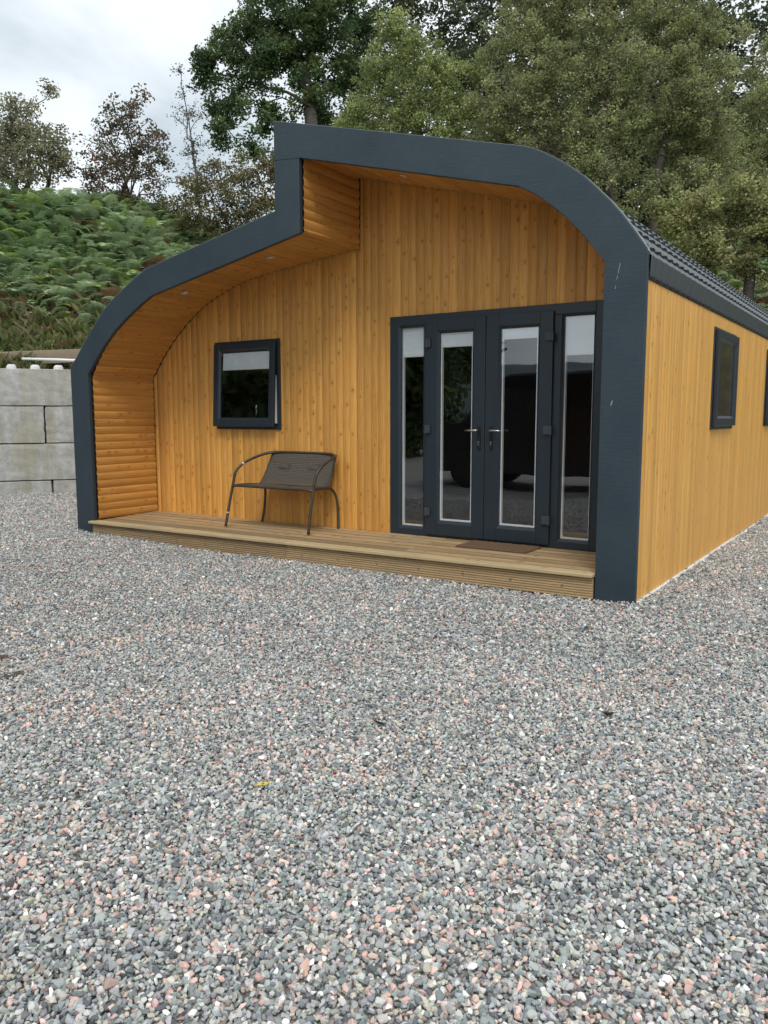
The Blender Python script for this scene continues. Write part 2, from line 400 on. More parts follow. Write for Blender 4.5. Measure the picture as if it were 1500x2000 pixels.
# ------------------------------------------------------------------ scatter (instanced ground stuff)
def protos(name, meshes, mat):
    c = bpy.data.collections.new(name)
    for i, me in enumerate(meshes):
        me.materials.append(MATS[mat]); c.objects.link(bpy.data.objects.new('%s_%02d' % (name, i), me))
    return c
def scatter(name, coll, pos, rot, scl, tint, idx, mat):
    me = bpy.data.meshes.new(name); n = len(pos)
    me.vertices.add(n); me.vertices.foreach_set('co', pos.astype(np.float32).ravel())
    for nm, ty, arr in (('rot', 'FLOAT_VECTOR', rot), ('scl', 'FLOAT_VECTOR', scl)):
        a = me.attributes.new(nm, ty, 'POINT'); a.data.foreach_set('vector', arr.astype(np.float32).ravel())
    a = me.attributes.new('tint', 'FLOAT_COLOR', 'POINT'); c = np.ones((n, 4), np.float32); c[:, :3] = tint; a.data.foreach_set('color', c.ravel())
    a = me.attributes.new('idx', 'INT', 'POINT'); a.data.foreach_set('value', idx.astype(np.int32))
    me.materials.append(MATS[mat])
    o = bpy.data.objects.new(name, me); COL.objects.link(o)
    t = bpy.data.node_groups.new(name, 'GeometryNodeTree')
    t.interface.new_socket('Geometry', in_out='INPUT', socket_type='NodeSocketGeometry'); t.interface.new_socket('Geometry', in_out='OUTPUT', socket_type='NodeSocketGeometry')
    gi = t.nodes.new('NodeGroupInput'); go = t.nodes.new('NodeGroupOutput'); ip = t.nodes.new('GeometryNodeInstanceOnPoints')
    ci = t.nodes.new('GeometryNodeCollectionInfo'); ci.inputs['Collection'].default_value = coll
    ci.inputs['Separate Children'].default_value = True; ci.inputs['Reset Children'].default_value = True
    def na(nm, dt):
        x = t.nodes.new('GeometryNodeInputNamedAttribute'); x.data_type = dt; x.inputs['Name'].default_value = nm; return x.outputs['Attribute']
    e2r = t.nodes.new('FunctionNodeEulerToRotation')
    lk = t.links.new
    lk(gi.outputs[0], ip.inputs['Points']); lk(ci.outputs[0], ip.inputs['Instance']); ip.inputs['Pick Instance'].default_value = True
    lk(na('idx', 'INT'), ip.inputs['Instance Index']); lk(na('rot', 'FLOAT_VECTOR'), e2r.inputs[0]); lk(e2r.outputs[0], ip.inputs['Rotation'])
    lk(na('scl', 'FLOAT_VECTOR'), ip.inputs['Scale']); lk(ip.outputs[0], go.inputs[0])
    md = o.modifiers.new('scatter', 'NODES'); md.node_group = t
    return o
def view(P):
    d = P - CAM; z = d @ CF; z = np.where(abs(z) < 1e-6, 1e-6, z)
    return 750 + FPX * (d @ CR) / z, 1000 - FPX * (d @ CU) / z, z

# stones
def stone_mesh(i):
    r = random.Random(100 + i); bm = bmesh.new()
    ax = (1.0, r.uniform(.62, .95), r.uniform(.45, .75))
    for k in range(r.randint(11, 16)):
        v = Vector((r.gauss(0, 1), r.gauss(0, 1), r.gauss(0, 1))).normalized() * r.uniform(.82, 1.08)
        bm.verts.new((v.x * ax[0], v.y * ax[1], v.z * ax[2]))
    res = bmesh.ops.convex_hull(bm, input=bm.verts)
    bmesh.ops.delete(bm, geom=[e for e in res['geom_interior'] if isinstance(e, bmesh.types.BMVert)], context='VERTS')
    bmesh.ops.bevel(bm, geom=bm.edges[:], offset=.07, segments=1, affect='EDGES')
    me = bpy.data.meshes.new('stone'); bm.to_mesh(me); bm.free(); return me
SP = protos('stone', [stone_mesh(i) for i in range(16)], 'stone')
def stone_points(step, dmin, dmax, size, layers, seed):
    r = np.random.default_rng(seed); P = []
    xs = np.arange(-9.5, 15, step); ys = np.arange(-7.5, 14, step)
    for lay, (z0, frac) in enumerate(layers):
        X, Y = np.meshgrid(xs + step * .5 * lay, ys + step * .5 * lay); X = X.ravel(); Y = Y.ravel()
        X = X + r.uniform(-.48, .48, X.size) * step; Y = Y + r.uniform(-.48, .48, X.size) * step
        k = r.random(X.size) < frac; X = X[k]; Y = Y[k]
        px, py, dz = view(np.stack([X, Y, np.zeros_like(X)], -1))
        mg = 1.7 * FPX / np.maximum(dz, .8)
        k = (dz > dmin) & (dz < dmax) & (px > -mg) & (px < 1500 + mg) & (py < 2000 + 420)
        k &= ~((X > .03) & (X < W + .0) & (Y > .045) & (Y < CLEN)) & ~((X > .3) & (X < 6.15) & (Y > -.005) & (Y < 1))
        k &= ((X - WA[0]) * WN[0] + (Y - WA[1]) * WN[1]) < .02
        X = X[k]; Y = Y[k]; P.append(np.stack([X, Y, gz(X, Y) + z0 * size / .011 + r.uniform(-.003, .003, X.size)], -1))
    P = np.concatenate(P)
    dx_ = np.where((P[:, 1] > 0) & (P[:, 0] > W), P[:, 0] - W, 9); dy_ = np.where((P[:, 1] < 0) & (P[:, 0] > 0) & (P[:, 0] < W), -P[:, 1] - .0, 9)
    P[:, 2] += .016 * np.exp(-np.minimum(dx_, dy_) / .045) * r.uniform(0, 1.3, len(P)) * (wave(P[:, 0], P[:, 1], 6.0, 5) > -.25)
    return P, r
def stone_tints(P, r):
    n = len(P)
    pal = np.array([(.125, .145, .150), (.19, .215, .215), (.26, .285, .28), (.34, .35, .33), (.50, .51, .49), (.38, .27, .235), (.43, .335, .295), (.20, .145, .125), (.30, .29, .24), (.075, .085, .09)])
    pk = .085 + .06 * np.clip(wave(P[:, 0], P[:, 1], 5.0, 9) * 2.5, -1, 1)
    pr = np.array([.16, .25, .22, .14, .035, 0, 0, .03, .08, .045]); pr = pr / pr.sum()
    ci = r.choice(10, n, p=pr); isp = r.random(n) < pk; ci = np.where(isp, r.choice([5, 6], n), ci)
    return pal[ci] * r.normal(1, .13, (n, 1)).clip(.6, 1.5) * r.normal(1, .03, (n, 3)) * np.array([1.84, 1.74, 1.72]) * (1 + .09 * wave(P[:, 0], P[:, 1], 1.1, 77) + .07 * wave(P[:, 0], P[:, 1], 3.0, 78))[:, None]
parts = []
for step, a, b, size, lay, sd_ in ((.0158, 1.1, 4.6, .0108, [(.0, 1), (.0072, .8), (.0135, .22)], 1), (.0190, 4.6, 17, .0120, [(.0, 1), (.008, .55)], 2)):
    P, r = stone_points(step, a, b, size, lay, sd_); n = len(P)
    rot = np.stack([r.normal(0, .55, n), r.normal(0, .55, n), r.uniform(0, 6.283, n)], -1)
    s = np.exp(r.normal(0, .24, n)).clip(.55, 1.9)[:, None] * size * r.uniform(.85, 1.15, (n, 3))
    parts.append((P, rot, s, stone_tints(P, r), r.integers(0, 16, n)))
A = [np.concatenate([p[i] for p in parts]) for i in range(5)]
print('stones', len(A[0]))
gv = scatter('gravel', SP, *A, 'stone'); tag(gv, 'loose grey and pink granite chippings covering the yard', 'gravel', kind='stuff')

# ------------------------------------------------------------------ cabin profiles (x, z)
OUT = [(0, -.02), (0, 1.924), (.107, 2.012), (.245, 2.155), (.384, 2.29), (.611, 2.495), (.780, 2.605), (.965, 2.703), (1.150, 2.795), (1.347, 2.875), (3.100, 3.200), (3.100, 3.976),
       (5.50, 3.335), (5.60, 3.300), (5.69, 3.252), (5.79, 3.190), (5.876, 3.131), (5.985, 3.045), (6.082, 2.949), (6.175, 2.855), (6.262, 2.752), (6.35, 2.635), (6.440, 2.505), (W, 2.480), (W, -.02)]
INN = [(.305, -.02), (.305, 1.822), (.471, 1.997), (.630, 2.145), (.803, 2.277), (.940, 2.362), (1.081, 2.441), (1.235, 2.520), (1.395, 2.594), (3.387, 2.976), (3.387, 3.613),
       (5.479, 3.052), (5.615, 2.975), (5.739, 2.880), (5.850, 2.785), (5.949, 2.681), (6.055, 2.560), (6.150, 2.441), (6.150, -.02)]
LIN = [(.312, .195), (.312, 1.813), (.40, 1.93), (.526, 2.074), (.670, 2.218), (.821, 2.345), (1.01, 2.482), (1.203, 2.598), (1.44, 2.70), (1.689, 2.783), (1.92, 2.832), (2.143, 2.871), (2.75, 2.935), (3.387, 2.998), (3.387, 3.664),
       (5.305, 3.155), (5.50, 3.085), (5.65, 3.000), (5.80, 2.885), (5.95, 2.735), (6.07, 2.590), (6.160, 2.450), (6.160, .195)]
cabin = empty('holiday_cabin', (0, 0, 0))
tag(cabin, 'honey coloured timber cabin with a curved dark grey front frame on the gravel yard', 'cabin')

def triangulated_ring(outer, inner, y, flip=False):
    """planar fill between two polylines with a tessellator"""
    from mathutils.geometry import tessellate_polygon
    poly = [Vector((x, y, z)) for x, z in outer] + [Vector((x, y, z)) for x, z in inner[::-1]]
    tri = tessellate_polygon([poly]); return poly, tri
mb = MB(); y0, y1 = 0.0, .045
poly, tri = triangulated_ring(OUT, INN, y0)
for t in tri: mb.face([poly[i] for i in t]); mb.face([poly[i] + Vector((0, y1 - y0, 0)) for i in t[::-1]])
nP = len(poly)
for i in range(nP):
    a, b = poly[i], poly[(i + 1) % nP]; d = Vector((0, y1 - y0, 0)); mb.face([a, b, b + d, a + d])
fr = mb.build('front_frame', 'frame_render', cabin, solid=True, bevel=.006)
# pale strip along the frame's outer rim, a sky highlight painted as colour
mb = MB(); cap = OUT[1:-1]
for (xa, za), (xb, zb) in zip(cap[:-1], cap[1:]):
    if abs(xa - xb) < 1e-6: continue
    t = Vector((xb - xa, 0, zb - za)).normalized(); nn = Vector((-t.z, 0, t.x))
    a = Vector((xa, 0, za)) + nn * .001; b = Vector((xb, 0, zb)) + nn * .001
    q = [a + Vector((0, .004, 0)), b + Vector((0, .004, 0)), b + Vector((0, .052, 0)), a + Vector((0, .052, 0))]
    mb.face(q); mb.face([p + nn * .003 for p in q][::-1]); mb.face([q[0] + nn * .003, q[1] + nn * .003, q[1], q[0]]); mb.face([q[2] + nn * .003, q[3] + nn * .003, q[3], q[2]])
G('edge_cap'); MATS['edge_cap'].node_tree.nodes['Principled BSDF'].inputs['Base Color'].default_value = (.22, .25, .26, 1)
MATS['edge_cap'].node_tree.nodes['Principled BSDF'].inputs['Roughness'].default_value = .35
mb.build('edge_cap', 'edge_cap', fr)
# seams and scuffs on the frame face
def strip(a, b, wd, th=.0018, mat='upvc_edge', name='seam'):
    a = Vector((a[0], 0, a[1])); b = Vector((b[0], 0, b[1])); t = (b - a).normalized(); nn = Vector((-t.z, 0, t.x)) * wd / 2
    m_ = MB(); q = [a - nn, b - nn, b + nn * .4, a + nn * .4]; q2 = [p + Vector((0, -th, 0)) for p in q]
    m_.face(q2); 
    for i in range(4): m_.face([q[i], q[(i + 1) % 4], q2[(i + 1) % 4], q2[i]])
    return m_.build(name, mat, fr)
strip((3.102, 3.640), (3.385, 3.612), .005)
strip((3.2, 3.30), (3.385, 3.45), .002, mat='frame_scratch', name='scratch') if False else None
for a, b, wd in (((6.262, 2.42), (6.250, 2.35), .006), ((6.247, 2.335), (6.240, 2.31), .006), ((6.235, 2.27), (6.232, 2.245), .005), ((6.225, 1.435), (6.235, 1.470), .012)):
    strip(a, b, wd, .002, 'frame_scratch', 'scratch')

# ---- cladding
TS = [0, .03, .10, .22, .36, .5, .64, .78, .90, .97, 1.0]
def relief(t, depth):
    t = t ** 1.25
    return depth * max(0, 1 - abs(2 * t - 1) ** 2.2) ** .75
def clad(us, lo, hi, holes, fmap, depth, nv=1):
    """columns of boards; fmap(u, v, relief) -> point"""
    u0, u1 = us; cuts = set([u0, u1]); k = math.floor(u0 / PITCH)
    while k * PITCH < u1:
        for t in TS:
            u = (k + t) * PITCH
            if u0 < u < u1: cuts.add(round(u, 6))
        k += 1
    for h in holes:
        for u in h[:2]:
            if u0 < u < u1: cuts.add(u)
    cs = sorted(cuts); mb = MB()
    for a, b in zip(cs[:-1], cs[1:]):
        if b - a < 1e-6: continue
        mid = (a + b) / 2; iv = [((lo(a), lo(b)), (hi(a), hi(b)))]
        for h in holes:
            if h[0] <= mid <= h[1]:
                nv_ = []
                for (l_, h_) in iv: nv_ += [(l_, (h[2], h[2])), ((h[3], h[3]), h_)]
                iv = nv_
        bi_ = math.floor(mid / PITCH)
        ra, rb = relief(a / PITCH - bi_, depth), relief(b / PITCH - bi_, depth)
        for (l_, h_) in iv:
            if h_[0] <= l_[0] + 1e-4 and h_[1] <= l_[1] + 1e-4: continue
            e = 1e-5
            mb.face([fmap(a, l_[0], ra), fmap(b, l_[1], rb), fmap(b, h_[1], rb), fmap(a, h_[0], ra)],
                    [(a + e, l_[0]), (b - e, l_[1]), (b - e, h_[1]), (a + e, h_[0])])
    return mb
def interp(prof, x):
    for (xa, za), (xb, zb) in zip(prof[:-1], prof[1:]):
        if xa < xb and xa <= x <= xb: return za + (zb - za) * (x - xa) / (xb - xa)
    return prof[-1][1]
WIN = (1.385, 2.30, 1.235, 2.17); DOOR = (3.755, 5.865, .20, 2.295)
mb = clad((.30, 6.17), lambda u: .195, lambda u: (interp(LIN, min(max(u, .3121), 6.1599)) + (0.004 if True else 0)) if u > .3121 else 1.81, [WIN, DOOR], lambda u, v, r: (u, D - r, v), .012)
mb.build('front_cladding', 'cladding_wood', cabin)
# lining boards run along y, wrapped round the profile
L_ = [0]; pts = LIN
for (xa, za), (xb, zb) in zip(pts[:-1], pts[1:]): L_.append(L_[-1] + math.hypot(xb - xa, zb - za))
def onprof(s):
    s = min(max(s, 0), L_[-1])
    for i in range(len(pts) - 1):
        if s <= L_[i + 1] + 1e-9:
            t = (s - L_[i]) / (L_[i + 1] - L_[i]); (xa, za), (xb, zb) = pts[i], pts[i + 1]
            dx, dz = (xb - xa) / (L_[i + 1] - L_[i]), (zb - za) / (L_[i + 1] - L_[i])
            return xa + (xb - xa) * t, za + (zb - za) * t, dz, -dx      # inward normal
def lmap(u, v, r):
    x, z, nx_, nz_ = onprof(u); return (x + nx_ * (r - .004), v, z + nz_ * (r - .004))
mb = clad((0, L_[-1]), lambda u: .058, lambda u: D - .030, [], lmap, .012)
mb.build('porch_lining', 'lining_wood', cabin)
mb = MB()     # near-black sheet behind the lining, its colour standing for the gap's shadow
for i in range(len(pts) - 1):
    (xa, za), (xb, zb) = pts[i], pts[i + 1]
    t = Vector((xb - xa, 0, zb - za)).normalized(); nn = Vector((t.z, 0, -t.x)) * -.012
    a = Vector((xa, 0, za)) + nn; b = Vector((xb, 0, zb)) + nn
    mb.face([a + Vector((0, .046, 0)), b + Vector((0, .046, 0)), b + Vector((0, D + .02, 0)), a + Vector((0, D + .02, 0))])
mb.build('lining_backing', 'dark_gap', cabin)
SWIN = [(2.27, 3.27, 1.25, 2.16), (5.38, 6.38, 1.25, 2.16), (8.9, 9.5, 1.5, 2.16)]
mb = clad((.047, CLEN), lambda u: .028, lambda u: 2.36, SWIN, lambda u, v, r: (W - .012 + r, u, v), .006)
mb.build('side_cladding', 'side_cladding_wood', cabin)
mb = clad((.047, CLEN), lambda u: .028, lambda u: 1.92, [], lambda u, v, r: (.012 - r, u, v), .008); mb.build('side_cladding', 'side_cladding_wood', cabin)
# rear gable
mb = MB(); poly, tri = [Vector((x, CLEN, z)) for x, z in [(max(.02, min(x, W - .02)), z) for x, z in OUT]], None
from mathutils.geometry import tessellate_polygon
for t in tessellate_polygon([poly]): mb.face([poly[i] for i in t], [(poly[i].x, poly[i].z) for i in t])
mb.build('rear_wall', 'side_cladding_wood', cabin)
# white base strip along the side wall
mb = MB(); y = .05
rr = random.Random(3)
while y < CLEN:
    l = rr.uniform(1.6, 2.4); mb.box(W - .03, W + .014, y, min(y + l - .006, CLEN), -.02, .024 + rr.uniform(-.004, .004)); y += l
mb.build('base_strip', 'white_plastic', cabin, bevel=.002)
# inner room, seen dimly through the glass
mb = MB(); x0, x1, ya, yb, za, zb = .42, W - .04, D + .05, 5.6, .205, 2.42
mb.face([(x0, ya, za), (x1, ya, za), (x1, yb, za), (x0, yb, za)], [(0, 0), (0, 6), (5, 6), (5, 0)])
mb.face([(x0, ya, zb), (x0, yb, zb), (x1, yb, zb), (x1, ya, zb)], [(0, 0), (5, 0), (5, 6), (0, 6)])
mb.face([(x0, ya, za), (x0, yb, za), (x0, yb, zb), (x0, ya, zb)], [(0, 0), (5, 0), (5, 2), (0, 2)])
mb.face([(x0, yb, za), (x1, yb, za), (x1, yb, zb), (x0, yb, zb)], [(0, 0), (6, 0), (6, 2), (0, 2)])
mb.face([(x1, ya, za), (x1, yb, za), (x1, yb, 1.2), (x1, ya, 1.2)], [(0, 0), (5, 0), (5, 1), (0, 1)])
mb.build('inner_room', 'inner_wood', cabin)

# ---- roof: pressed metal tiles wrapped round the profile, stepped courses
RP = [(x, z) for x, z in OUT[1:11]]; RP2 = [(x, z) for x, z in OUT[11:23]]
def roof_sheet(prof, name, course=.17, y0=.055, y1=CLEN + .12, amp=.011, off=-.082, rev=False):
    pr = prof[::-1] if rev else prof           # start at the eaves
    LL = [0]
    for (xa, za), (xb, zb) in zip(pr[:-1], pr[1:]): LL.append(LL[-1] + math.hypot(xb - xa, zb - za))
    ys = np.arange(y0, y1, .183 / 8); nY = len(ys)
    wv = np.abs(np.sin(np.pi * ys / .183)) ** .8 * amp * 2
    ss = []; s = 0; Lt = LL[-1]
    while s < Lt:
        e = min(s + course, Lt); ss += [(s, .022), (s + .001, .022)] + [(s + (e - s) * t, .022 * (1 - t)) for t in (.25, .5, .75, .999)]
        s = e
    rows = []
    for s, lift in ss:
        for i in range(len(pr) - 1):
            if s <= LL[i + 1] + 1e-9: break
        t = (s - LL[i]) / (LL[i + 1] - LL[i]); (xa, za), (xb, zb) = pr[i], pr[i + 1]; ln = LL[i + 1] - LL[i]
        dx, dz = (xb - xa) / ln, (zb - za) / ln
        nx_, nz_ = (dz, -dx) if rev else (-dz, dx)
        o_ = off + lift
        rows.append(np.stack([xa + (xb - xa) * t + nx_ * (o_ + wv), ys, za + (zb - za) * t + nz_ * (o_ + wv)], -1))
    V = np.concatenate(rows); nR = len(rows)
    jj, ii = np.meshgrid(np.arange(nR - 1), np.arange(nY - 1), indexing='ij'); a = (jj * nY + ii).ravel()
    F = np.stack([a, a + 1, a + nY + 1, a + nY], -1)
    o = fast_mesh(name, V, F if rev is False else F[:, ::-1], 'roof_metal', cabin); return o
roof_sheet(RP, 'roof'); roof_sheet(RP2, 'roof', rev=True)
mb = MB(); mb.face([(3.12, .05, 3.15), (3.12, CLEN, 3.15), (3.12, CLEN, 3.95), (3.12, .05, 3.95)]); mb.build('roof_upstand', 'roof_metal', cabin)
# eaves fascia sheet with scalloped foot, capped by a folded lip
ys = np.arange(.048, CLEN + .1, .183 / 8); rows = []
wv = np.abs(np.sin(np.pi * ys / .183)) ** .8
for x, z, kx, kz in ((W - .004, 2.318, .008, -.0), (W - .002, 2.325, .010, -.012), (W + .006, 2.462, .006, 0), (W - .006, 2.480, 0, 0), (W - .06, 2.490, 0, 0)):
    rows.append(np.stack([x + kx * wv, ys, z + (.014 if kz else 0) * (1 - wv)], -1))
V = np.concatenate(rows); nY = len(ys); jj, ii = np.meshgrid(np.arange(4), np.arange(nY - 1), indexing='ij'); a = (jj * nY + ii).ravel()
fast_mesh('eaves_fascia', V, np.stack([a, a + 1, a + nY + 1, a + nY], -1), 'roof_metal', cabin)
mb = MB(); mb.box(W - .012, W + .0, .048, CLEN, 2.30, 2.34); mb.build('eaves_shadow_strip', 'dark_gap', cabin)  # dark strip painted in as the shadow below the fascia foot

# ---- windows and doors (local frame: x along wall, y outward = -y world, z up)
def rect_frame(mb, x0, x1, z0, z1, wl, wr, wb, wt, y0, y1, mi=0, M=None):
    mb.box(x0, x0 + wl, y0, y1, z0, z1, 'z', mi=mi, M=M); mb.box(x1 - wr, x1, y0, y1, z0, z1, 'z', mi=mi, M=M)
    mb.box(x0 + wl, x1 - wr, y0 + .0007, y1 - .0007, z0 + .0002, z0 + wb, 'x', mi=mi, M=M); mb.box(x0 + wl, x1 - wr, y0 + .0007, y1 - .0007, z1 - wt, z1 - .0002, 'x', mi=mi, M=M)
def bead(mb, x0, x1, z0, z1, y, wd=.018, dp=.016, M=None):
    """sloping glazing bead round an opening (x0..x1, z0..z1), falling inwards from y to y+dp"""
    o = [(x0, z0), (x1, z0), (x1, z1), (x0, z1)]; i_ = [(x0 + wd, z0 + wd), (x1 - wd, z0 + wd), (x1 - wd, z1 - wd), (x0 + wd, z1 - wd)]
    T = (lambda p: M @ Vector(p)) if M is not None else (lambda p: p)
    for k in range(4):
        a, b = o[k], o[(k + 1) % 4]; c, d = i_[(k + 1) % 4], i_[k]
        mb.face([T((a[0], y, a[1])), T((b[0], y, b[1])), T((c[0], y + dp, c[1])), T((d[0], y + dp, d[1]))])
        mb.face([T((d[0], y + dp, d[1])), T((c[0], y + dp, c[1])), T((c[0], y + dp + .03, c[1])), T((d[0], y + dp + .03, d[1]))])
def glazing(parent, x0, x1, z0, z1, yg, blind_z, M=None, perfect=True):
    """pane, white inner frame and pleated blind behind it"""
    T_ = (lambda q: M @ Vector(q)) if M is not None else (lambda q: q)
    mb = MB(); mb.face([T_((x0 - .004, yg, z0 - .004)), T_((x1 + .004, yg, z0 - .004)), T_((x1 + .004, yg, z1 + .004)), T_((x0 - .004, yg, z1 + .004))]); mb.build('pane', 'window_glass', parent)
    if perfect:
        mb = MB(); rect_frame(mb, x0 + .001, x1 - .001, z0 + .001, z1 - .001, .012, .012, .014, .012, yg + .012, yg + .042, M=M); mb.build('blind_frame', 'white_plastic', parent)
    if blind_z:
        mb = MB(); mb.box(x0 + .013, x1 - .013, yg + .020, yg + .034, blind_z + .036, z1 - .012, M=M); mb.build('blind', 'blind_fabric', parent)
        mb = MB(); mb.box(x0 + .012, x1 - .012, yg + .016, yg + .038, blind_z, blind_z + .036, M=M); mb.build('blind_rail', 'white_plastic', parent, bevel=.003)

DF = D - .030       # face of the fixed door frame
mb = MB()
rect_frame(mb, 3.748, 5.885, .207, 2.31, .098, .098, .066, .092, DF, D + .05)
for xa, xb in ((4.135, 4.200), (5.425, 5.490)): mb.box(xa, xb, DF + .001, D + .05, .274, 2.217, 'z')
df = mb.build('door_frame', 'upvc_grey', cabin, bevel=.004)
for xa, xb in ((3.846, 4.135), (5.490, 5.787)):
    mb = MB(); bead(mb, xa, xb, .273, 2.218, DF + .002); mb.build('glazing_bead', 'upvc_grey', df)
for (xa, xb, bz) in ((3.864, 4.117, 1.925), (5.508, 5.769, 1.875)):
    e = MB(); e.box(xa - .004, xb + .004, D + .0165, D + .0185, .288, .291); sl = e.build('sidelight', 'upvc_edge', cabin)
    glazing(sl, xa, xb, .291, 2.200, D + .004, bz)
SF = D - .058       # face of the door leaves
def leaf(x0, x1, gx0, gx1, bz, hx, hdir, hingex, label):
    mb = MB(); rect_frame(mb, x0, x1, .232, 2.252, gx0 - x0, x1 - gx1, .118, .105, SF, DF + .002)
    dr = mb.build('door', 'upvc_grey', cabin, bevel=.005); dr['label'] = label
    mb = MB(); bead(mb, gx0 - .0, gx1 + .0, .350, 2.147, SF + .004, .022, .02); mb.build('glazing_bead', 'upvc_grey', dr)
    glazing(dr, gx0 + .022, gx1 - .022, .372, 2.125, SF + .022, bz)
    mb = MB(); mb.box(hx - .016, hx + .016, SF - .010, SF + .001, 1.055, 1.275)
    hp = mb.build('handle_plate', 'black_metal', dr, bevel=.006)
    mb = MB(); z = 1.232
    mb.tube([(hx, SF - .008, z), (hx, SF - .048, z), (hx + hdir * .012, SF - .056, z), (hx + hdir * .06, SF - .057, z), (hx + hdir * .118, SF - .054, z - .003)], [.009, .009, .009, .008, .007], 10); mb.build('handle', 'steel', dr, smooth=True)
    mb = MB(); mb.disc((hx, SF - .009, 1.125), (0, -1, 0), .010, .007, 14); mb.box(hx - .005, hx + .005, SF - .015, SF - .009, 1.095, 1.122); mb.build('lock_cylinder', 'steel', dr)
    for z in (2.035, 1.237, .452):
        mb = MB(); s_ = 1 if hingex > 4.8 else -1
        mb.box(hingex - .046, hingex + .006 * s_ + .02, SF - .022, SF + .001, z - .036, z + .036)
        mb.tube([(hingex + .022 * s_, SF - .020, z - .040), (hingex + .022 * s_, SF - .020, z + .040)], .013, 12); mb.build('hinge', 'hinge_grey', dr, bevel=.004)
leaf(4.172, 4.788, 4.292, 4.672, 1.995, 4.738, -1, 4.212, 'left leaf of the glazed double door')
leaf(4.794, 5.425, 4.917, 5.305, 2.035, 4.860, 1, 5.408, 'right leaf of the glazed double door')
mb = MB(); mb.box(4.788, 4.794, SF + .012, DF, .24, 2.245, 'z'); mb.build('meeting_seal', 'upvc_edge', cabin)

def casement(x0, x1, z0, z1, M, open_deg, bz, perfect, gl_in=.10):
    """frame + slightly open top hung sash"""
    mb = MB(); rect_frame(mb, x0, x1, z0, z1, .048, .048, .048, .048, -.028, .04, M=M)
    wf = mb.build('window', 'upvc_grey', cabin, bevel=.004)
    Rm = Matrix.Translation((0, -.030, z1 - .03)) @ Matrix.Rotation(R(-open_deg), 4, 'X') @ Matrix.Translation((0, .030, -(z1 - .03)))
    M2 = M @ Rm
    mb = MB(); rect_frame(mb, x0 + .022, x1 - .038, z0 + .030, z1 - .024, .078, .070, .078, .072, -.064, -.029, M=M2)
    sa = mb.build('sash', 'upvc_grey', wf, bevel=.006)
    a, b, c, d = x0 + .100, x1 - .108, z0 + .108, z1 - .096
    mb = MB(); bead(mb, a, b, c, d, -.058, .020, .018, M=M2); mb.build('glazing_bead', 'upvc_grey', wf)
    glazing(wf, a + .02, b - .02, c + .02, d - .02, -.042, bz, M2, perfect)
    return wf
M0 = Matrix.Translation((0, D, 0))
wf = casement(1.372, 2.335, 1.217, 2.188, M0, 3.0, 1.872, False)
mb = MB(); mb.box(2.276, 2.284, D - .062, D - .024, 1.285, 1.80); mb.build('sash_edge', 'white_plastic', wf)
# window catch seen through the pane
mb = MB(); mb.tube([(1.90, D + .06, 1.36), (1.905, D + .065, 1.41), (1.90, D + .062, 1.45), (1.908, D + .06, 1.485)], [.006, .009, .006, .008], 8); mb.build('stay', 'chrome', wf, smooth=True)
MS = Matrix.Translation((W - .022, 0, 0)) @ Matrix.Rotation(R(90), 4, 'Z')
for (a, b, c, d) in SWIN: casement(a - .018, b + .018, c - .02, d + .02, MS, 0.0, None, False)

# ---- downlights
for x, y in ((1.413, .45), (2.645, .45), (4.195, .45)):
    z = interp([p for p in LIN if p != (3.387, 2.998)] if x > 3.387 else LIN, x)
    z2 = interp(LIN, x + .02) if x < 3.3 else z - .0053
    nrm = Vector((z2 - z, 0, -.02)).normalized()
    p = Vector((x, y, z)) + nrm * .002
    mb = MB(); mb.disc(p, nrm, .043, .010, 24); dl = mb.build('downlight', 'steel', cabin, bevel=.002)
    mb = MB(); mb.disc(p + nrm * .0095, nrm, .030, .003, 20); mb.build('lens', 'downlight_lens', dl)

# ---- deck
def dz(x, y): return -.027 * (1 - (x - .27) / 5.9) * ((D - y) / (D + .05)) if .0 < 1 else 0
deck = empty('deck', (0, 0, 0)); deck.parent = cabin
def dbox(x0, x1, y0, y1, z0, z1, mat, name, u0=0, ribs=0, bevel=.004):
    mb = MB(); n_ = max(1, int((x1 - x0) / .5))
    mb.box(x0, x1, y0, y1, z0, z1, 'x', u0=u0)
    mb.v = [(x, y, z + dz(x, y)) for x, y, z in mb.v]
    return mb.build(name, mat, deck, bevel=bevel)
bw = (D + .05 - .009 * 7) / 7
rr = random.Random(8)
for i in range(7):
    ya = -.05 + i * (bw + .009); yb = ya + bw
    segs = [(.262 if i == 0 else .318, 3.182), (3.186, 6.146)] if i in (0, 3, 5) else [(.318, 4.4), (4.404, 6.146)]
    for k, (a, b) in enumerate(segs):
        dbox(a, b, ya, yb, .177, .205, 'deck_edge_wood' if i == 0 else 'deck_wood', 'deck_board', u0=(k * 9 + i * 3 + 1) * .143 - ya - .205 + .005, bevel=.005)
mb = MB(); mb.box(.32, 6.14, .0, D, -.02, .145); mb.build('deck_base', 'dark_gap', deck)
def riser(x0, x1, seed):
    mb = MB(); zs = []; z = .012
    prof = [(-.000, z)]
    nR = 8; h_ = (.168 - .012) / nR
    for k in range(nR):
        prof += [(-.016, z + .15 * h_), (-.018, z + .35 * h_), (-.018, z + .75 * h_), (-.016, z + .90 * h_), (-.009, z + h_)]; z += h_
    prof.append((.0, z))
    for (ya, za), (yb, zb) in zip(prof[:-1], prof[1:]):
        q = [(x0, ya, za), (x1, ya, za), (x1, yb, zb), (x0, yb, zb)]; q = [(x, y, z + dz(x, y)) for x, y, z in q]
        mb.face(q, [(za + seed, x0), (za + seed, x1), (zb + seed, x1), (zb + seed, x0)])
    for x in (x0, x1):
        mb.face([(x, y, z + dz(x, y)) for y, z in prof])
    return mb.build('riser_board', 'riser_wood', deck)
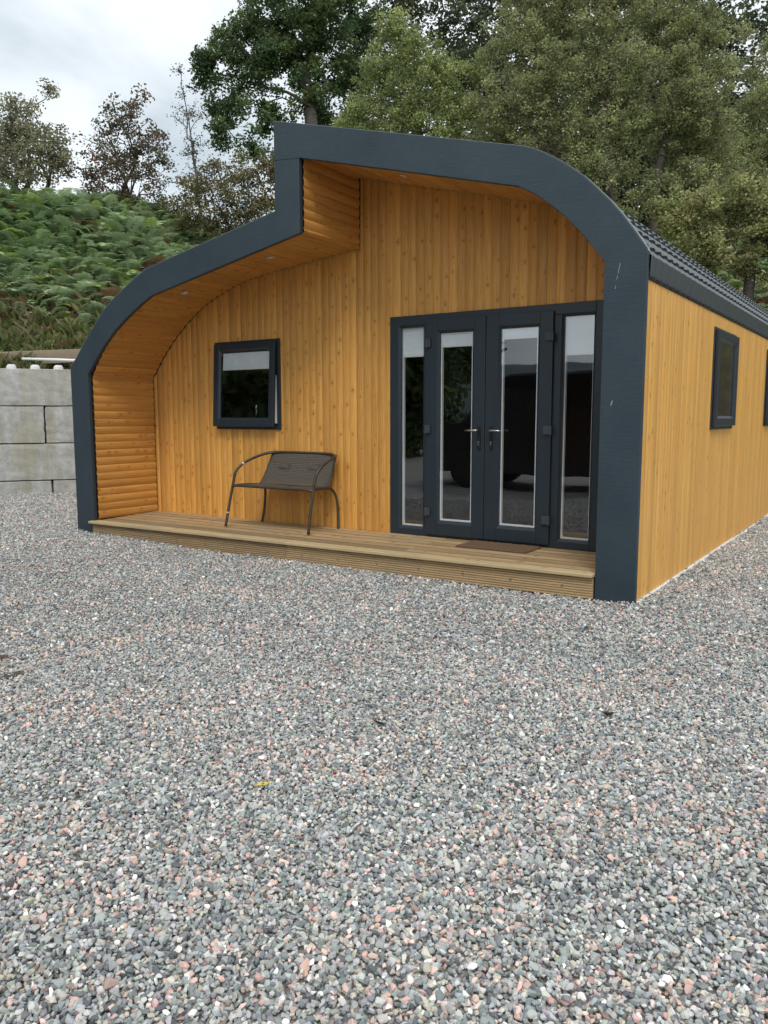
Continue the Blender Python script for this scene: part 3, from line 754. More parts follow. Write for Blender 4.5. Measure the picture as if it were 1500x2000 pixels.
riser(.300, 3.181, 2.3); riser(3.187, 6.142, 5.1)
x = .42
while x < 6.1:
    mb = MB(); mb.disc((x, -.0165, .095 + dz(x, 0)), (0, -1, 0), .0105, .005, 10); x += .422
    mb.build('screw', 'steel', deck)

# ------------------------------------------------------------------ door mat
mb = MB(); nU = 60; nV = 36
mt = MB(); r = random.Random(5)
mx0, mx1, my0, my1 = 4.700, 5.372, .520, .872
hgt = [[.014 + r.uniform(-.003, .004) for _ in range(nU + 1)] for _ in range(nV + 1)]
pp = lambda i, j: (mx0 + (mx1 - mx0) * i / nU + (r.uniform(-.002, .002) if j in (0, nV) else 0), my0 + (my1 - my0) * j / nV + (r.uniform(-.003, .003) if j in (0, nV) else 0), .205 + (hgt[j][i] if 0 < i < nU and 0 < j < nV else .009))
G_ = [[pp(i, j) for i in range(nU + 1)] for j in range(nV + 1)]
for j in range(nV):
    for i in range(nU): mt.face([G_[j][i], G_[j][i + 1], G_[j + 1][i + 1], G_[j + 1][i]])
for j in range(nV):
    for x_ in (0, nU):
        a, b = G_[j][x_], G_[j + 1][x_]; mt.face([a, b, (b[0], b[1], .2052), (a[0], a[1], .2052)])
for i in range(nU):
    for y_ in (0, nV):
        a, b = G_[y_][i], G_[y_][i + 1]; mt.face([a, b, (b[0], b[1], .2052), (a[0], a[1], .2052)])
o = mt.build('door_mat', 'coir'); tag(o, 'brown coir door mat lying on the deck before the double door', 'door mat')

# ------------------------------------------------------------------ bench
bench = empty('garden_bench', (2.6, .60, .205)); tag(bench, 'dark brown woven two seat bench with tubular arms on the deck below the small window', 'bench')
BZ = .205
def W2(p): return Vector((p[0] - 2.6, p[1] - .60, p[2] - BZ))
def smooth_path(P, n=6):
    P = [Vector(p) for p in P]; o_ = []
    for i in range(len(P) - 1):
        p0, p1, p2, p3 = P[max(i - 1, 0)], P[i], P[i + 1], P[min(i + 2, len(P) - 1)]
        for k in range(n):
            t = k / n; o_.append(.5 * ((2 * p1) + (-p0 + p2) * t + (2 * p0 - 5 * p1 + 4 * p2 - p3) * t * t + (-p0 + 3 * p1 - 3 * p2 + p3) * t ** 3))
    return o_ + [P[-1]]
def btube(name, P, r=.0125, n=6, mat='bench_metal'):
    mb = MB(); mb.tube([W2(p) for p in smooth_path(P, n)], r, 10); return mb.build(name, mat, bench, smooth=True)
# front legs lean back, sweep over the arms and meet along the back top rail
btube('arm_frame', [(2.035, .350, BZ), (2.045, .398, .42), (2.058, .442, .62), (2.068, .468, .745), (2.082, .495, .805), (2.115, .560, .868), (2.160, .65, .915), (2.215, .76, .956), (2.275, .838, .974), (2.38, .862, .978),
                    (2.69, .868, .978), (2.98, .862, .976), (3.095, .838, .970), (3.160, .77, .950), (3.172, .66, .912), (3.168, .57, .868), (3.160, .500, .808), (3.152, .472, .745), (3.146, .446, .62), (3.141, .405, .42), (3.137, .373, BZ)], .0145, 5)
for sx, xt, xb in ((0, 2.165, 2.090), (1, 3.100, 3.142)):
    btube('leg', [(xb, .858, BZ), (xb + (xt - xb) * .25, .872, .33), (xb + (xt - xb) * .5, .872, .47), (xb + (xt - xb) * .8, .850, .565), (xt, .800, .618), (xt, .730, .632), (2.10 if sx == 0 else 3.105, .55, .637), (2.075 if sx == 0 else 3.125, .446, .634)], .0135)
btube('seat_rail', [(2.062, .444, .625), (2.11, .428, .636), (2.20, .424, .638), (2.62, .424, .638), (3.00, .424, .638), (3.09, .428, .636), (3.142, .446, .625)], .015)
for xt, tp in ((2.178, 2.262), (3.092, 3.122)):
    btube('back_upright', [(xt, .745, .640), (xt + (tp - xt) * .3, .785, .72), (xt + (tp - xt) * .7, .830, .86), (tp, .860, .968)], .010)
def wicker(name, x0f, x1f, path):
    mb = MB(); nU = 40; path = smooth_path(path, 6); s_ = [0]
    for a, b in zip(path[:-1], path[1:]): s_.append(s_[-1] + (b - a).length)
    for j in range(len(path) - 1):
        for i in range(nU):
            q = []; uv = []
            for (jj_, ii_) in ((j, i), (j, i + 1), (j + 1, i + 1), (j + 1, i)):
                tt = jj_ / (len(path) - 1); x = x0f(tt) + (x1f(tt) - x0f(tt)) * ii_ / nU
                sag = .010 * math.sin(math.pi * ii_ / nU)
                q.append(W2((x, path[jj_].y, path[jj_].z - (sag if name == 'seat' else 0)))); uv.append((x, s_[jj_]))
            mb.face(q, uv)
    o_ = mb.build(name, 'bench_wicker', bench, smooth=True); sm = o_.modifiers.new('thickness', 'SOLIDIFY'); sm.thickness = .006; return o_
wicker('seat', lambda t: 2.095 + .085 * t, lambda t: 3.110 - .018 * t, [(0, .430, .645), (0, .52, .640), (0, .64, .638), (0, .742, .642)])
bk = wicker('backrest', lambda t: 2.178 + .088 * t, lambda t: 3.092 + .028 * t, [(0, .742, .643), (0, .765, .68), (0, .795, .76), (0, .828, .86), (0, .856, .955), (0, .864, .972)])
for cx_ in (2.465, 2.875):        # two open woven diamonds in the back
    mb = MB()
    for k in range(-3, 4):
        for s_ in (-1, 1):
            c_ = k * .018; l = .062 - abs(k) * .011
            a = Vector((cx_ + c_ - l, .790 - .0, .835 + s_ * (-l) * .55)); b = Vector((cx_ + c_ + l, .790, .835 + s_ * l * .55))
            for p in (a, b): p.y = .765 + (p.z - .68) * .345 - .007
            mb.tube([W2(a), W2(b)], .0030, 5)
    mb.build('woven_diamond', 'wicker_strand', bk).matrix_parent_inverse.identity()
for p, q in (((2.108, .5465, .858), (2.1155, .5605, .869)), ((2.0405, .3805, .345), (2.0415, .3835, .357))):
    mb = MB(); mb.tube([W2(p), W2(q)], .0156, 10); mb.build('worn_patch', 'bench_pale', bench)

# ------------------------------------------------------------------ retaining wall of big concrete blocks
wall = empty('retaining_wall', (WA[0], WA[1], 0), math.atan2(WD[1], WD[0]))
tag(wall, 'retaining wall of large stacked pale concrete blocks at the foot of the bank, left of the cabin', 'wall')
rr = random.Random(21)
rows = [(1.535, 2.13, -.22), (.93, 1.53, .70), (.325, .925, -.16), (-.28, .32, .77)]
for z0, z1, j0 in rows:
    t = j0 - 1.8 * 5
    while t < 9.3:
        l = 1.8; a, b = t + .006, t + l - .006
        mb = MB(); off = rr.uniform(0, .016)
        nxx = 12; bm = bmesh.new()
        bmesh.ops.create_cube(bm, size=1.0); bmesh.ops.subdivide_edges(bm, edges=bm.edges[:], cuts=7, use_grid_fill=True)
        for v in bm.verts:
            x, y, z = v.co; edge_ = sum(abs(abs(c) - .5) < .01 for c in (x, y, z)) >= 2
            jx = rr.uniform(-.004, .004); v.co = Vector((a + (x + .5) * (b - a), off + (y + .5) * .6, z0 + (z + .5) * (z1 - z0 - .006)))
            v.co += Vector((rr.uniform(-.003, .003), rr.uniform(-.004, .004), rr.uniform(-.003, .003)))
            if edge_: v.co += (Vector(((a + b) / 2, .3, (z0 + z1) / 2)) - v.co) * rr.uniform(.0, .02)
        me = bpy.data.meshes.new('concrete_block'); bm.to_mesh(me); bm.free(); me.materials.append(MATS['concrete'])
        me.polygons.foreach_set('use_smooth', [False] * len(me.polygons))
        ob = bpy.data.objects.new('concrete_block', me); COL.objects.link(ob); ob.parent = wall
        md = ob.modifiers.new('bevel', 'BEVEL'); md.width = .008; md.segments = 2; md.limit_method = 'ANGLE'; md.angle_limit = R(50)
        if z1 > 2:
            x = a + .06
            while x < b - .05:
                s = MB(); r0, r1, h_ = .078, .050, .070; n8 = 12
                for k in range(n8):
                    a0, a1 = 2 * math.pi * k / n8, 2 * math.pi * (k + 1) / n8
                    cxx, cyy = x + .05, .10
                    lv = [(r0, 0), (r0 * .93, h_ * .55), (r1, h_)]
                    for (ra, ha), (rb, hb) in zip(lv[:-1], lv[1:]):
                        s.face([(cxx + ra * math.cos(a0), cyy + ra * math.sin(a0), z1 - .008 + ha), (cxx + ra * math.cos(a1), cyy + ra * math.sin(a1), z1 - .008 + ha), (cxx + rb * math.cos(a1), cyy + rb * math.sin(a1), z1 - .008 + hb), (cxx + rb * math.cos(a0), cyy + rb * math.sin(a0), z1 - .008 + hb)])
                s.face([(x + .05 + r1 * math.cos(2 * math.pi * k / n8), .10 + r1 * math.sin(2 * math.pi * k / n8), z1 - .008 + h_) for k in range(n8)])
                s.build('stud', 'concrete_pale', ob); x += .35
        t += l
# long timber sleeper and a pale pole lying behind the wall
def lying_beam(name, pa, pb, hw, hh, mat, label, cat, round_=False):
    pa, pb = Vector(pa), Vector(pb); d = pb - pa; mb = MB()
    if round_: mb.tube([(0, 0, 0), (d.length / 2, .0, .004), (d.length, 0, 0)], hw, 12)
    else:
        mb.box(0, d.length, -hw, hw, -hh, hh, 'x')
    o_ = mb.build(name, mat, bevel=0 if round_ else .012, smooth=round_)
    o_.location = pa; o_.rotation_euler = d.to_track_quat('X', 'Z').to_euler(); return tag(o_, label, cat)
lying_beam('timber_sleeper', at(-260, 712, 13.45), at(330, 688, 13.95), .06, .115, 'sleeper_wood', 'weathered timber sleeper edging the bank above the concrete block wall', 'sleeper')
lying_beam('plastic_pipe', at(43, 700.5, 13.15), at(190, 705.5, 13.3), .020, .02, 'white_plastic', 'thin cream white pole lying along the top of the block wall', 'pole', True)

# ------------------------------------------------------------------ bracken and grass on the bank
def frond_mesh(seed):
    r = random.Random(seed); V = []; F = []
    def tri(*p):
        k = len(V); V.extend([tuple(q) for q in p]); F.append(tuple(range(k, k + len(p))))
    Lr = 1.0; n = 13; prev = None
    def rach(t):  # arching outward along +x
        return Vector((.72 * t ** 1.15, 0, .56 * math.sin(t * 2.0) * (1 - .12 * t)))
    for k in range(20):
        a, b = rach(k / 20), rach((k + 1) / 20); tri(a + Vector((0, -.006, 0)), b + Vector((0, -.005, 0)), b + Vector((0, .005, 0)), a + Vector((0, .006, 0)))
    for k in range(n):
        t = .26 + .74 * k / n; p = rach(t); T = (rach(t + .02) - rach(t - .02)).normalized()
        l = .36 * (1 - ((t - .26) / .74)) ** .85 * (1 - .3 * math.exp(-((t - .26) / .08))) + .03
        for s in (-1, 1):
            dr = (Vector((0, s, 0)) * .90 + T * .40 + Vector((0, 0, r.uniform(-.16, .04)))).normalized()
            ll = l * r.uniform(.85, 1.1); wl = .030 * (ll / .3) ** .5
            a = p + dr * ll * .35 + Vector((0, 0, -.01)); b = p + dr * ll * .7 + Vector((0, 0, -.04 * ll)); e = p + dr * ll + Vector((0, 0, -.14 * ll))
            tri(p - T * wl * .5, a - T * wl, a + T * wl, p + T * wl * .5)
            tri(a - T * wl, b - T * wl * .7, b + T * wl * .7, a + T * wl)
            tri(b - T * wl * .7, e, b + T * wl * .7)
    me = bpy.data.meshes.new('frond'); me.from_pydata(V, [], F); return me
FP = protos('frond', [frond_mesh(i) for i in range(5)], 'frond')
def bank_points(n, seed, dlo, dhi, fn):
    r = np.random.default_rng(seed); X = r.uniform(-22, 16, n); Y = r.uniform(-2, 30, n); Z, d = hill(X, Y)
    k = (d > dlo) & (d < dhi); X, Y, Z, d = X[k], Y[k], Z[k], d[k]
    P = np.stack([X, Y, Z], -1); px, py, dz_ = view(P); k = (dz_ > 8) & (px > -260) & (px < 1760); P = P[k]; d = d[k]
    k = fn(P, d, r); return P[k], d[k], r
bare = lambda P: wave(P[:, 0], P[:, 1], 1.6, 31)
P, d, r = bank_points(230000, 5, 2.3, 12, lambda P, d, r: (r.random(len(P)) < np.clip((d - 2.75) / .8, 0, 1)) & (bare(P) > -.62))
n = len(P); print('fronds', n)
P[:, 2] -= .12
rot = np.stack([r.normal(0, .18, n), r.normal(-.10, .22, n), r.uniform(0, 6.283, n)], -1)
s = (r.uniform(.32, .70, n) * np.where(r.random(n) < .12, 1.3, 1))[:, None] * np.ones((n, 3)) * (1.0 + .12 * wave(P[:, 0], P[:, 1], 2.0, 12))[:, None]
ga, gb, gc_ = np.array([.26, .37, .17]), np.array([.48, .60, .36]), np.array([.42, .54, .16])
m1 = np.clip(.5 + wave(P[:, 0], P[:, 1], .9, 8) * 1.2 + r.normal(0, .22, n), 0, 1)[:, None]
t = ga * (1 - m1) + gb * m1; t = np.where((r.random(n) < .14)[:, None], gc_, t)
br = (r.random(n) < (.03 + .26 * np.clip(wave(P[:, 0], P[:, 1], 1.9, 14) * 2.4 - .65, 0, 1) + .22 * (d < 3.6)))
t = np.where(br[:, None], np.array([.26, .14, .08]) * r.uniform(.6, 1.3, (n, 1)), t) * r.uniform(.55, 1.25, (n, 1))
o = scatter('bracken', FP, P, rot, s, t, r.integers(0, 5, n), 'frond'); tag(o, 'green bracken ferns covering the bank with brown dead fronds', 'ferns', kind='stuff')
def tuft_mesh(seed):
    r = random.Random(seed); V = []; F = []
    for k in range(26):
        a = r.uniform(0, 6.28); l = r.uniform(.12, .34); ln = r.uniform(.2, .9); b = Vector((r.gauss(0, .05), r.gauss(0, .05), 0)); dx = Vector((math.cos(a), math.sin(a), 0)); sd_ = Vector((-math.sin(a), math.cos(a), 0)) * .006
        m_ = b + dx * l * ln * .35 + Vector((0, 0, l * .6)); tp = b + dx * l * ln + Vector((0, 0, l * .85)); k_ = len(V)
        V += [tuple(b - sd_), tuple(b + sd_), tuple(m_ + sd_ * .7), tuple(tp), tuple(m_ - sd_ * .7)]; F.append((k_, k_ + 1, k_ + 2, k_ + 3, k_ + 4))
    me = bpy.data.meshes.new('tuft'); me.from_pydata(V, [], F); return me
TP = protos('tuft', [tuft_mesh(i) for i in range(4)], 'frond')
P, d, r = bank_points(150000, 6, .95, 9, lambda P, d, r: r.random(len(P)) < np.where(d < 3.6, .75 * (wave(P[:, 0], P[:, 1], 2.6, 41) > -.22) + .12, .06))
n = len(P); print('tufts', n)
rot = np.stack([r.normal(0, .2, n), r.normal(0, .2, n), r.uniform(0, 6.28, n)], -1); s = r.uniform(.5, 1.2, n)[:, None] * np.ones((n, 3))
pal = np.array([(.17, .21, .06), (.26, .26, .11), (.32, .27, .15), (.13, .19, .05), (.21, .14, .075)])
t = pal[r.choice(5, n, p=[.3, .25, .17, .2, .08])] * r.uniform(.7, 1.2, (n, 1))
o = scatter('grass', TP, P, rot, s, t, r.integers(0, 4, n), 'frond'); tag(o, 'rough yellow green grass at the foot of the bank', 'grass', kind='stuff')

# ------------------------------------------------------------------ trees
def make_tree(name, label, cat, base_px, depth, lobes, tr=.14, clump=.30, per=60, leaf=(.075, .045), pal=((.06, .10, .03),), dens=7.0, bark='bark', stems=1, group=None, top=None, seed=1, droop=0.0, twig=.004, fill=.55):
    """lobes: (px, py, radius_px, depth offset). Every point is a real position in the scene."""
    r = np.random.default_rng(seed)
    bp = at(base_px[0], base_px[1], depth); bz, _ = hill(bp[0], bp[1]); bp[2] = float(bz) - .25
    C = np.array([at(a, b, depth + dd) for a, b, c, dd in lobes]); Rr = np.array([c / FPX * (depth + dd) for a, b, c, dd in lobes])
    pts = []
    for c, q in zip(C, Rr):
        k = max(6, int(dens * 2.6 * q * q)); v = r.normal(size=(k, 3)); v /= np.linalg.norm(v, axis=1)[:, None]
        v *= (r.random((k, 1)) ** fill) * q; v[:, 2] *= .92; pts.append(c + v)
    A = np.concatenate(pts)
    nodes = []; par = []
    cen = A.mean(0); lowz = np.percentile(A[:, 2], 8)
    starts = []
    for st in range(stems):
        p0 = bp + np.append(r.normal(0, .12 if stems > 1 else 0, 2), 0); 
        tgt = np.array([cen[0], cen[1], cen[2]]) + (np.append(r.normal(0, Rr.max() * .7, 2), r.normal(0, .3)) if stems > 1 else 0)
        if top is not None and stems == 1: tgt = at(top[0], top[1], depth)
        nseg = max(6, int(np.linalg.norm(tgt - p0) / .35)); prv = -1; bend = np.append(r.normal(0, .25, 2), 0)
        for i in range(nseg + 1):
            t = i / nseg; p = p0 + (tgt - p0) * np.array([t ** 1.15, t ** 1.15, t]) + bend * math.sin(math.pi * t) + r.normal(0, .03, 3)
            nodes.append(p); par.append(prv); prv = len(nodes) - 1
    nd = list(nodes); plen = [0.0] * len(nd)
    for i in range(len(nd)):
        if par[i] >= 0: plen[i] = plen[par[i]] + float(np.linalg.norm(nd[i] - nd[par[i]]))
    arr = np.zeros((len(nd) + len(A) * 14, 3)); arr[:len(nd)] = nd; pl_ = np.zeros(len(arr)); pl_[:len(nd)] = plen; cnt = len(nd)
    ends = []
    order = np.argsort(np.linalg.norm(A - cen, axis=1) + r.uniform(0, .6, len(A)))
    for ai in order:
        a = A[ai]; dd = a - arr[:cnt]; dist = np.linalg.norm(dd, axis=1)
        cost = dist + .38 * pl_[:cnt] + 1.2 * np.clip(arr[:cnt, 2] - a[2] - .1, 0, None)
        k = int(np.argmin(cost)); s0 = arr[k].copy(); L0 = dist[k]; ns = int(min(12, max(1, round(L0 / .28)))); prv = k
        side = r.normal(0, .07 * L0, 3); sag = np.array([0, 0, .10 * L0])
        for i in range(1, ns + 1):
            t = i / ns; p = s0 + (a - s0) * t + (side + sag) * math.sin(math.pi * t) + (r.normal(0, .02, 3) if i < ns else 0)
            if cnt >= len(arr): break
            arr[cnt] = p; pl_[cnt] = pl_[prv] + L0 / ns; par.append(prv); prv = cnt; cnt += 1
        ends.append(prv)
    par = np.array(par[:cnt]); wgt = np.zeros(cnt)
    for e in ends: wgt[e] += 1
    for i in range(cnt - 1, -1, -1):
        if par[i] >= 0: wgt[par[i]] += wgt[i]
    rad = twig + (tr - twig) * (wgt / max(wgt.max(), 1)) ** .72
    # tubes: one 5-sided prism per segment
    ii = np.where(par >= 0)[0]; P0 = arr[par[ii]]; P1 = arr[ii]; r1 = rad[ii]; r0 = np.minimum(rad[par[ii]], r1 * 1.5)
    T = P1 - P0; T /= np.linalg.norm(T, axis=1)[:, None] + 1e-9; U = np.cross(T, np.array([.3, .8, .52])); U /= np.linalg.norm(U, axis=1)[:, None] + 1e-9; Vv = np.cross(T, U)
    ang = np.arange(5) * 2 * np.pi / 5
    ringd = U[:, None] * np.cos(ang)[None, :, None] + Vv[:, None] * np.sin(ang)[None, :, None]
    VA = P0[:, None] + ringd * r0[:, None, None]; VB = P1[:, None] + ringd * r1[:, None, None]
    V = np.concatenate([VA, VB], 1).reshape(-1, 3); n = len(ii); b_ = (np.arange(n) * 10)[:, None]
    F = np.concatenate([b_ + np.array([j, (j + 1) % 5, 5 + (j + 1) % 5, 5 + j]) for j in range(5)], 0)
    root = empty(name, tuple(bp)); tag(root, label, cat, group)
    off = np.array(bp)
    fast_mesh('trunk', V - off, F, bark, root, smooth=True)
    # leaves
    ne = len(A); per = int(per * 1.15); K = ne * per
    cpos = np.repeat(A, per, 0); cs = clump * r.uniform(.7, 1.35, (ne, 1)).repeat(per, 0)
    g_ = r.normal(size=(K, 3)); g_ /= np.linalg.norm(g_, axis=1)[:, None]; g_ *= r.random((K, 1)) ** .5
    P = cpos + g_ * cs * np.array([1, 1, .75]); P[:, 2] -= droop * np.linalg.norm(g_[:, :2], axis=1) * r.random(K)
    a = r.normal(size=(K, 3)); a[:, 2] *= .55; a[:, 2] -= droop * 2; a /= np.linalg.norm(a, axis=1)[:, None]
    b = r.normal(size=(K, 3)); b -= a * (a * b).sum(1)[:, None]; b /= np.linalg.norm(b, axis=1)[:, None]
    sz = r.uniform(.65, 1.25, (K, 1)); ax = a * sz * leaf[0] * .62; bx = b * sz * leaf[1] * .62
    V = np.stack([P - ax, P + bx - ax * .1, P + ax, P - bx - ax * .1], 1).reshape(-1, 3); F = np.arange(K * 4).reshape(K, 4)
    pal = np.array(pal); ct = pal[r.integers(0, len(pal), ne)]
    tint = np.repeat(ct, per, 0) * .55 + pal[r.integers(0, len(pal), K)] * .45
    tint = tint * np.repeat(r.uniform(.55, 1.32, (ne, 1)), per, 0) * r.uniform(.75, 1.25, (K, 1))
    fast_mesh('crown', V - off, F, 'leaf', root, tint)
    return root
OAK = ((.10, .175, .075), (.135, .205, .085), (.085, .145, .07), (.20, .26, .09))
OLIVE = ((.34, .39, .17), (.41, .44, .20), (.28, .34, .15), (.52, .51, .26), (.31, .30, .17))
BIRCH = ((.31, .38, .15), (.39, .45, .18), (.26, .33, .13), (.47, .49, .20))
DARK = ((.09, .12, .07), (.12, .15, .08), (.15, .17, .09))
ROWAN = ((.17, .18, .10), (.20, .12, .09), (.13, .17, .09), (.26, .12, .09), (.19, .21, .12))
HAW = ((.31, .33, .19), (.40, .39, .25), (.23, .27, .15), (.30, .25, .17))
GRP = 'trees on the bank behind the cabin'
make_tree('hawthorn_tree', 'ragged olive brown hawthorn at the left edge above the ferns', 'tree', (35, 400), 20.5,
          [(55, 262, 52, 0), (15, 285, 60, .5), (105, 285, 42, 0), (-50, 290, 70, 1), (70, 320, 55, -.3), (10, 350, 55, 0), (30, 215, 34, 0), (125, 322, 28, 0), (60, 205, 18, .2), (92, 178, 12, .2), (-60, 210, 50, 1)],
          tr=.09, clump=.24, per=34, leaf=(.062, .042), pal=HAW, dens=38, stems=3, seed=3, group=GRP)
make_tree('rowan_tree', 'dark reddish rowan with many bare upright stems above the ferns', 'tree', (258, 425), 19.5,
          [(255, 222, 34, 0), (215, 245, 36, 0), (195, 300, 45, 0), (300, 262, 34, 0), (270, 300, 50, .3), (320, 310, 28, 0), (240, 350, 48, 0), (300, 345, 34, 0), (180, 345, 34, .3), (275, 190, 18, 0), (222, 205, 16, 0), (185, 378, 30, 0), (225, 392, 26, 0), (305, 385, 24, 0)],
          tr=.05, clump=.19, per=22, leaf=(.058, .038), pal=ROWAN, dens=46, stems=8, seed=4, group=GRP, twig=.005)
make_tree('slender_birch', 'slender almost bare silver birch between the rowan and the oak', 'tree', (395, 440), 25,
          [(352, 175, 15, 0), (362, 230, 26, 0), (375, 290, 34, 0), (395, 350, 36, 0), (350, 140, 8, 0), (385, 220, 18, 0)],
          tr=.06, clump=.22, per=12, leaf=(.05, .035), pal=((.17, .15, .12), (.13, .12, .10)), dens=38, bark='pale_bark', top=(350, 120), seed=6, group=GRP, twig=.005)
make_tree('oak_tree', 'large dark green oak leaning against the sky left of the cabin peak', 'tree', (640, 440), 25,
          [(520, 50, 62, 0), (600, 20, 70, 0), (440, 110, 56, 0), (400, 150, 34, 0), (500, 130, 66, 0), (570, 110, 66, .4), (640, 90, 70, .6), (450, 205, 52, 0), (530, 215, 50, 0), (620, 190, 60, .5), (690, 130, 60, 1), (560, -60, 90, 0), (470, 60, 36, 0), (430, 265, 34, -.4), (490, 285, 34, -.5), (680, 30, 60, 1), (660, -80, 90, 1), (400, 120, 18, 0)],
          tr=.22, clump=.33, per=95, leaf=(.088, .058), pal=OAK, dens=12, top=(612, 262), seed=8, group=GRP)
make_tree('thorn_bush', 'thin olive thorn bush just left of the cabin peak', 'bush', (455, 455), 19,
          [(430, 350, 44, 0), (375, 370, 38, 0), (490, 345, 40, 0), (525, 320, 30, .3), (460, 400, 44, 0), (395, 410, 34, 0), (515, 390, 40, .3), (345, 400, 28, .4), (570, 360, 50, .6), (480, 430, 46, .3), (420, 440, 40, .3), (365, 430, 30, .2), (530, 425, 40, .3)],
          tr=.05, clump=.23, per=44, leaf=(.052, .034), pal=((.22, .22, .10), (.28, .24, .12), (.17, .19, .08), (.24, .17, .09)), dens=42, stems=5, seed=9, group=GRP, twig=.005)
make_tree('alder_tree', 'dark alder filling the gap behind the oak and the pale birch', 'tree', (800, 420), 32,
          [(720, 60, 60, 0), (700, 160, 60, 0), (800, 20, 70, 0), (880, 50, 50, 0), (950, 10, 45, 0), (760, -60, 80, 0), (920, -60, 70, 0), (800, 150, 90, 0), (700, 250, 60, 0), (650, 260, 50, -1), (900, 190, 90, 0)],
          tr=.22, clump=.42, per=52, leaf=(.12, .08), pal=DARK, dens=7, top=(820, 120), seed=10, group=GRP)
make_tree('silver_birch', 'pale green birch rising behind the middle of the cabin roof', 'tree', (800, 430), 21.5,
          [(770, 55, 46, 0), (800, 110, 62, 0), (745, 150, 56, 0), (860, 150, 60, 0), (800, 200, 70, 0), (710, 215, 48, 0), (900, 215, 56, 0), (670, 235, 30, 0), (850, 260, 60, 0), (930, 130, 34, .3), (770, 250, 60, 0)],
          tr=.12, clump=.24, per=56, leaf=(.058, .04), pal=BIRCH, dens=33, top=(790, 90), seed=11, group=GRP, droop=.12, bark='pale_bark')
make_tree('grey_willow', 'broad olive grey willow with a dark forked trunk behind the roof curve', 'tree', (1190, 500), 20.5,
          [(1000, 90, 66, 0), (1080, 40, 80, 0), (1180, 20, 90, 0), (980, 200, 76, 0), (1070, 160, 90, 0), (1170, 140, 90, 0), (1200, 400, 50, .3), (1110, 400, 40, .4), (1160, 330, 60, -.4), (1250, 150, 60, -.3), (960, 290, 60, .5), (1050, 280, 76, .3), (1150, 260, 80, 0), (1240, 230, 60, 0), (1130, 350, 60, .5), (1090, -60, 90, 0), (1220, -70, 90, 0), (1010, 0, 50, 0), (1220, 330, 50, .6), (930, 330, 50, .8)],
          tr=.11, clump=.23, per=52, leaf=(.056, .037), pal=OLIVE, dens=34, top=(1170, 150), seed=12, group=GRP, twig=.005)
make_tree('goat_willow', 'tall olive willow right of the broad willow with its trunk showing near the eaves', 'tree', (1275, 520), 21.5,
          [(1290, 40, 76, 0), (1360, 60, 66, 0), (1310, 140, 76, 0), (1390, 150, 60, 0), (1270, 240, 60, 0), (1350, 240, 76, 0), (1400, 310, 56, .4), (1310, 320, 60, .5), (1330, -60, 90, 0), (1410, 230, 40, 0), (1250, 130, 50, .5), (1290, 380, 50, -.2), (1360, 360, 50, -.3), (1340, 200, 60, -.5)],
          tr=.12, clump=.23, per=52, leaf=(.056, .037), pal=OLIVE, dens=33, top=(1320, 130), seed=13, group=GRP, twig=.005)
make_tree('hazel_bush', 'low yellow olive hazel spreading over the right eaves', 'bush', (1480, 640), 18.5,
          [(1370, 420, 56, 0), (1430, 390, 54, 0), (1310, 430, 36, 0), (1480, 440, 54, 0), (1400, 480, 50, 0), (1340, 480, 34, 0), (1460, 510, 40, 0), (1530, 480, 60, 0), (1290, 400, 24, 0), (1530, 400, 60, 0), (1510, 540, 30, 0)],
          tr=.13, clump=.25, per=70, leaf=(.062, .042), pal=((.33, .36, .15), (.41, .41, .18), (.27, .31, .12), (.48, .45, .22)), dens=36, top=(1470, 470), seed=14, group=GRP)
make_tree('ash_tree', 'sparse grey olive ash at the right edge with sky through its top', 'tree', (1490, 520), 24.5,
          [(1470, 130, 30, 0), (1480, 210, 46, 0), (1450, 290, 50, 0), (1500, 300, 56, 0), (1530, 200, 60, 0), (1440, 350, 56, 0), (1510, 90, 26, 0), (1480, 380, 60, 0), (1450, 60, 16, 0), (1560, 80, 50, 0)],
          tr=.10, clump=.30, per=62, leaf=(.06, .04), pal=OLIVE, dens=26, top=(1470, 40), seed=15, group=GRP, twig=.006)
for i, (px_, ly) in enumerate(((1010, 'farthest dark tree standing behind the broad willow'), (1190, 'farthest dark tree standing behind the trunk of the broad willow'), (1370, 'farthest dark tree standing behind the tall willow'), (1560, 'farthest dark tree standing behind the ash at the right edge'), (640, 'farthest dark tree low behind the cabin peak'))):
    lo = [(px_ + dx, yy, 105, 0) for dx, yy in ((-60, 120), (50, 60), (0, 220), (70, 260), (-70, 310), (30, 380), (90, 430), (-40, 450), (20, 520))]
    if i == 3: lo = [l_ for l_ in lo if l_[1] > 200]
    if i == 4: lo = [(px_ + dx, yy, 60, 0) for dx, yy in ((-60, 330), (0, 300), (50, 290), (90, 330))]
    make_tree('beech_tree', ly, 'tree', (px_, 520), 33, lo, tr=.25, clump=.5, per=46, leaf=(.15, .10), pal=DARK, dens=7, seed=20 + i, group='dark wood behind the willows')
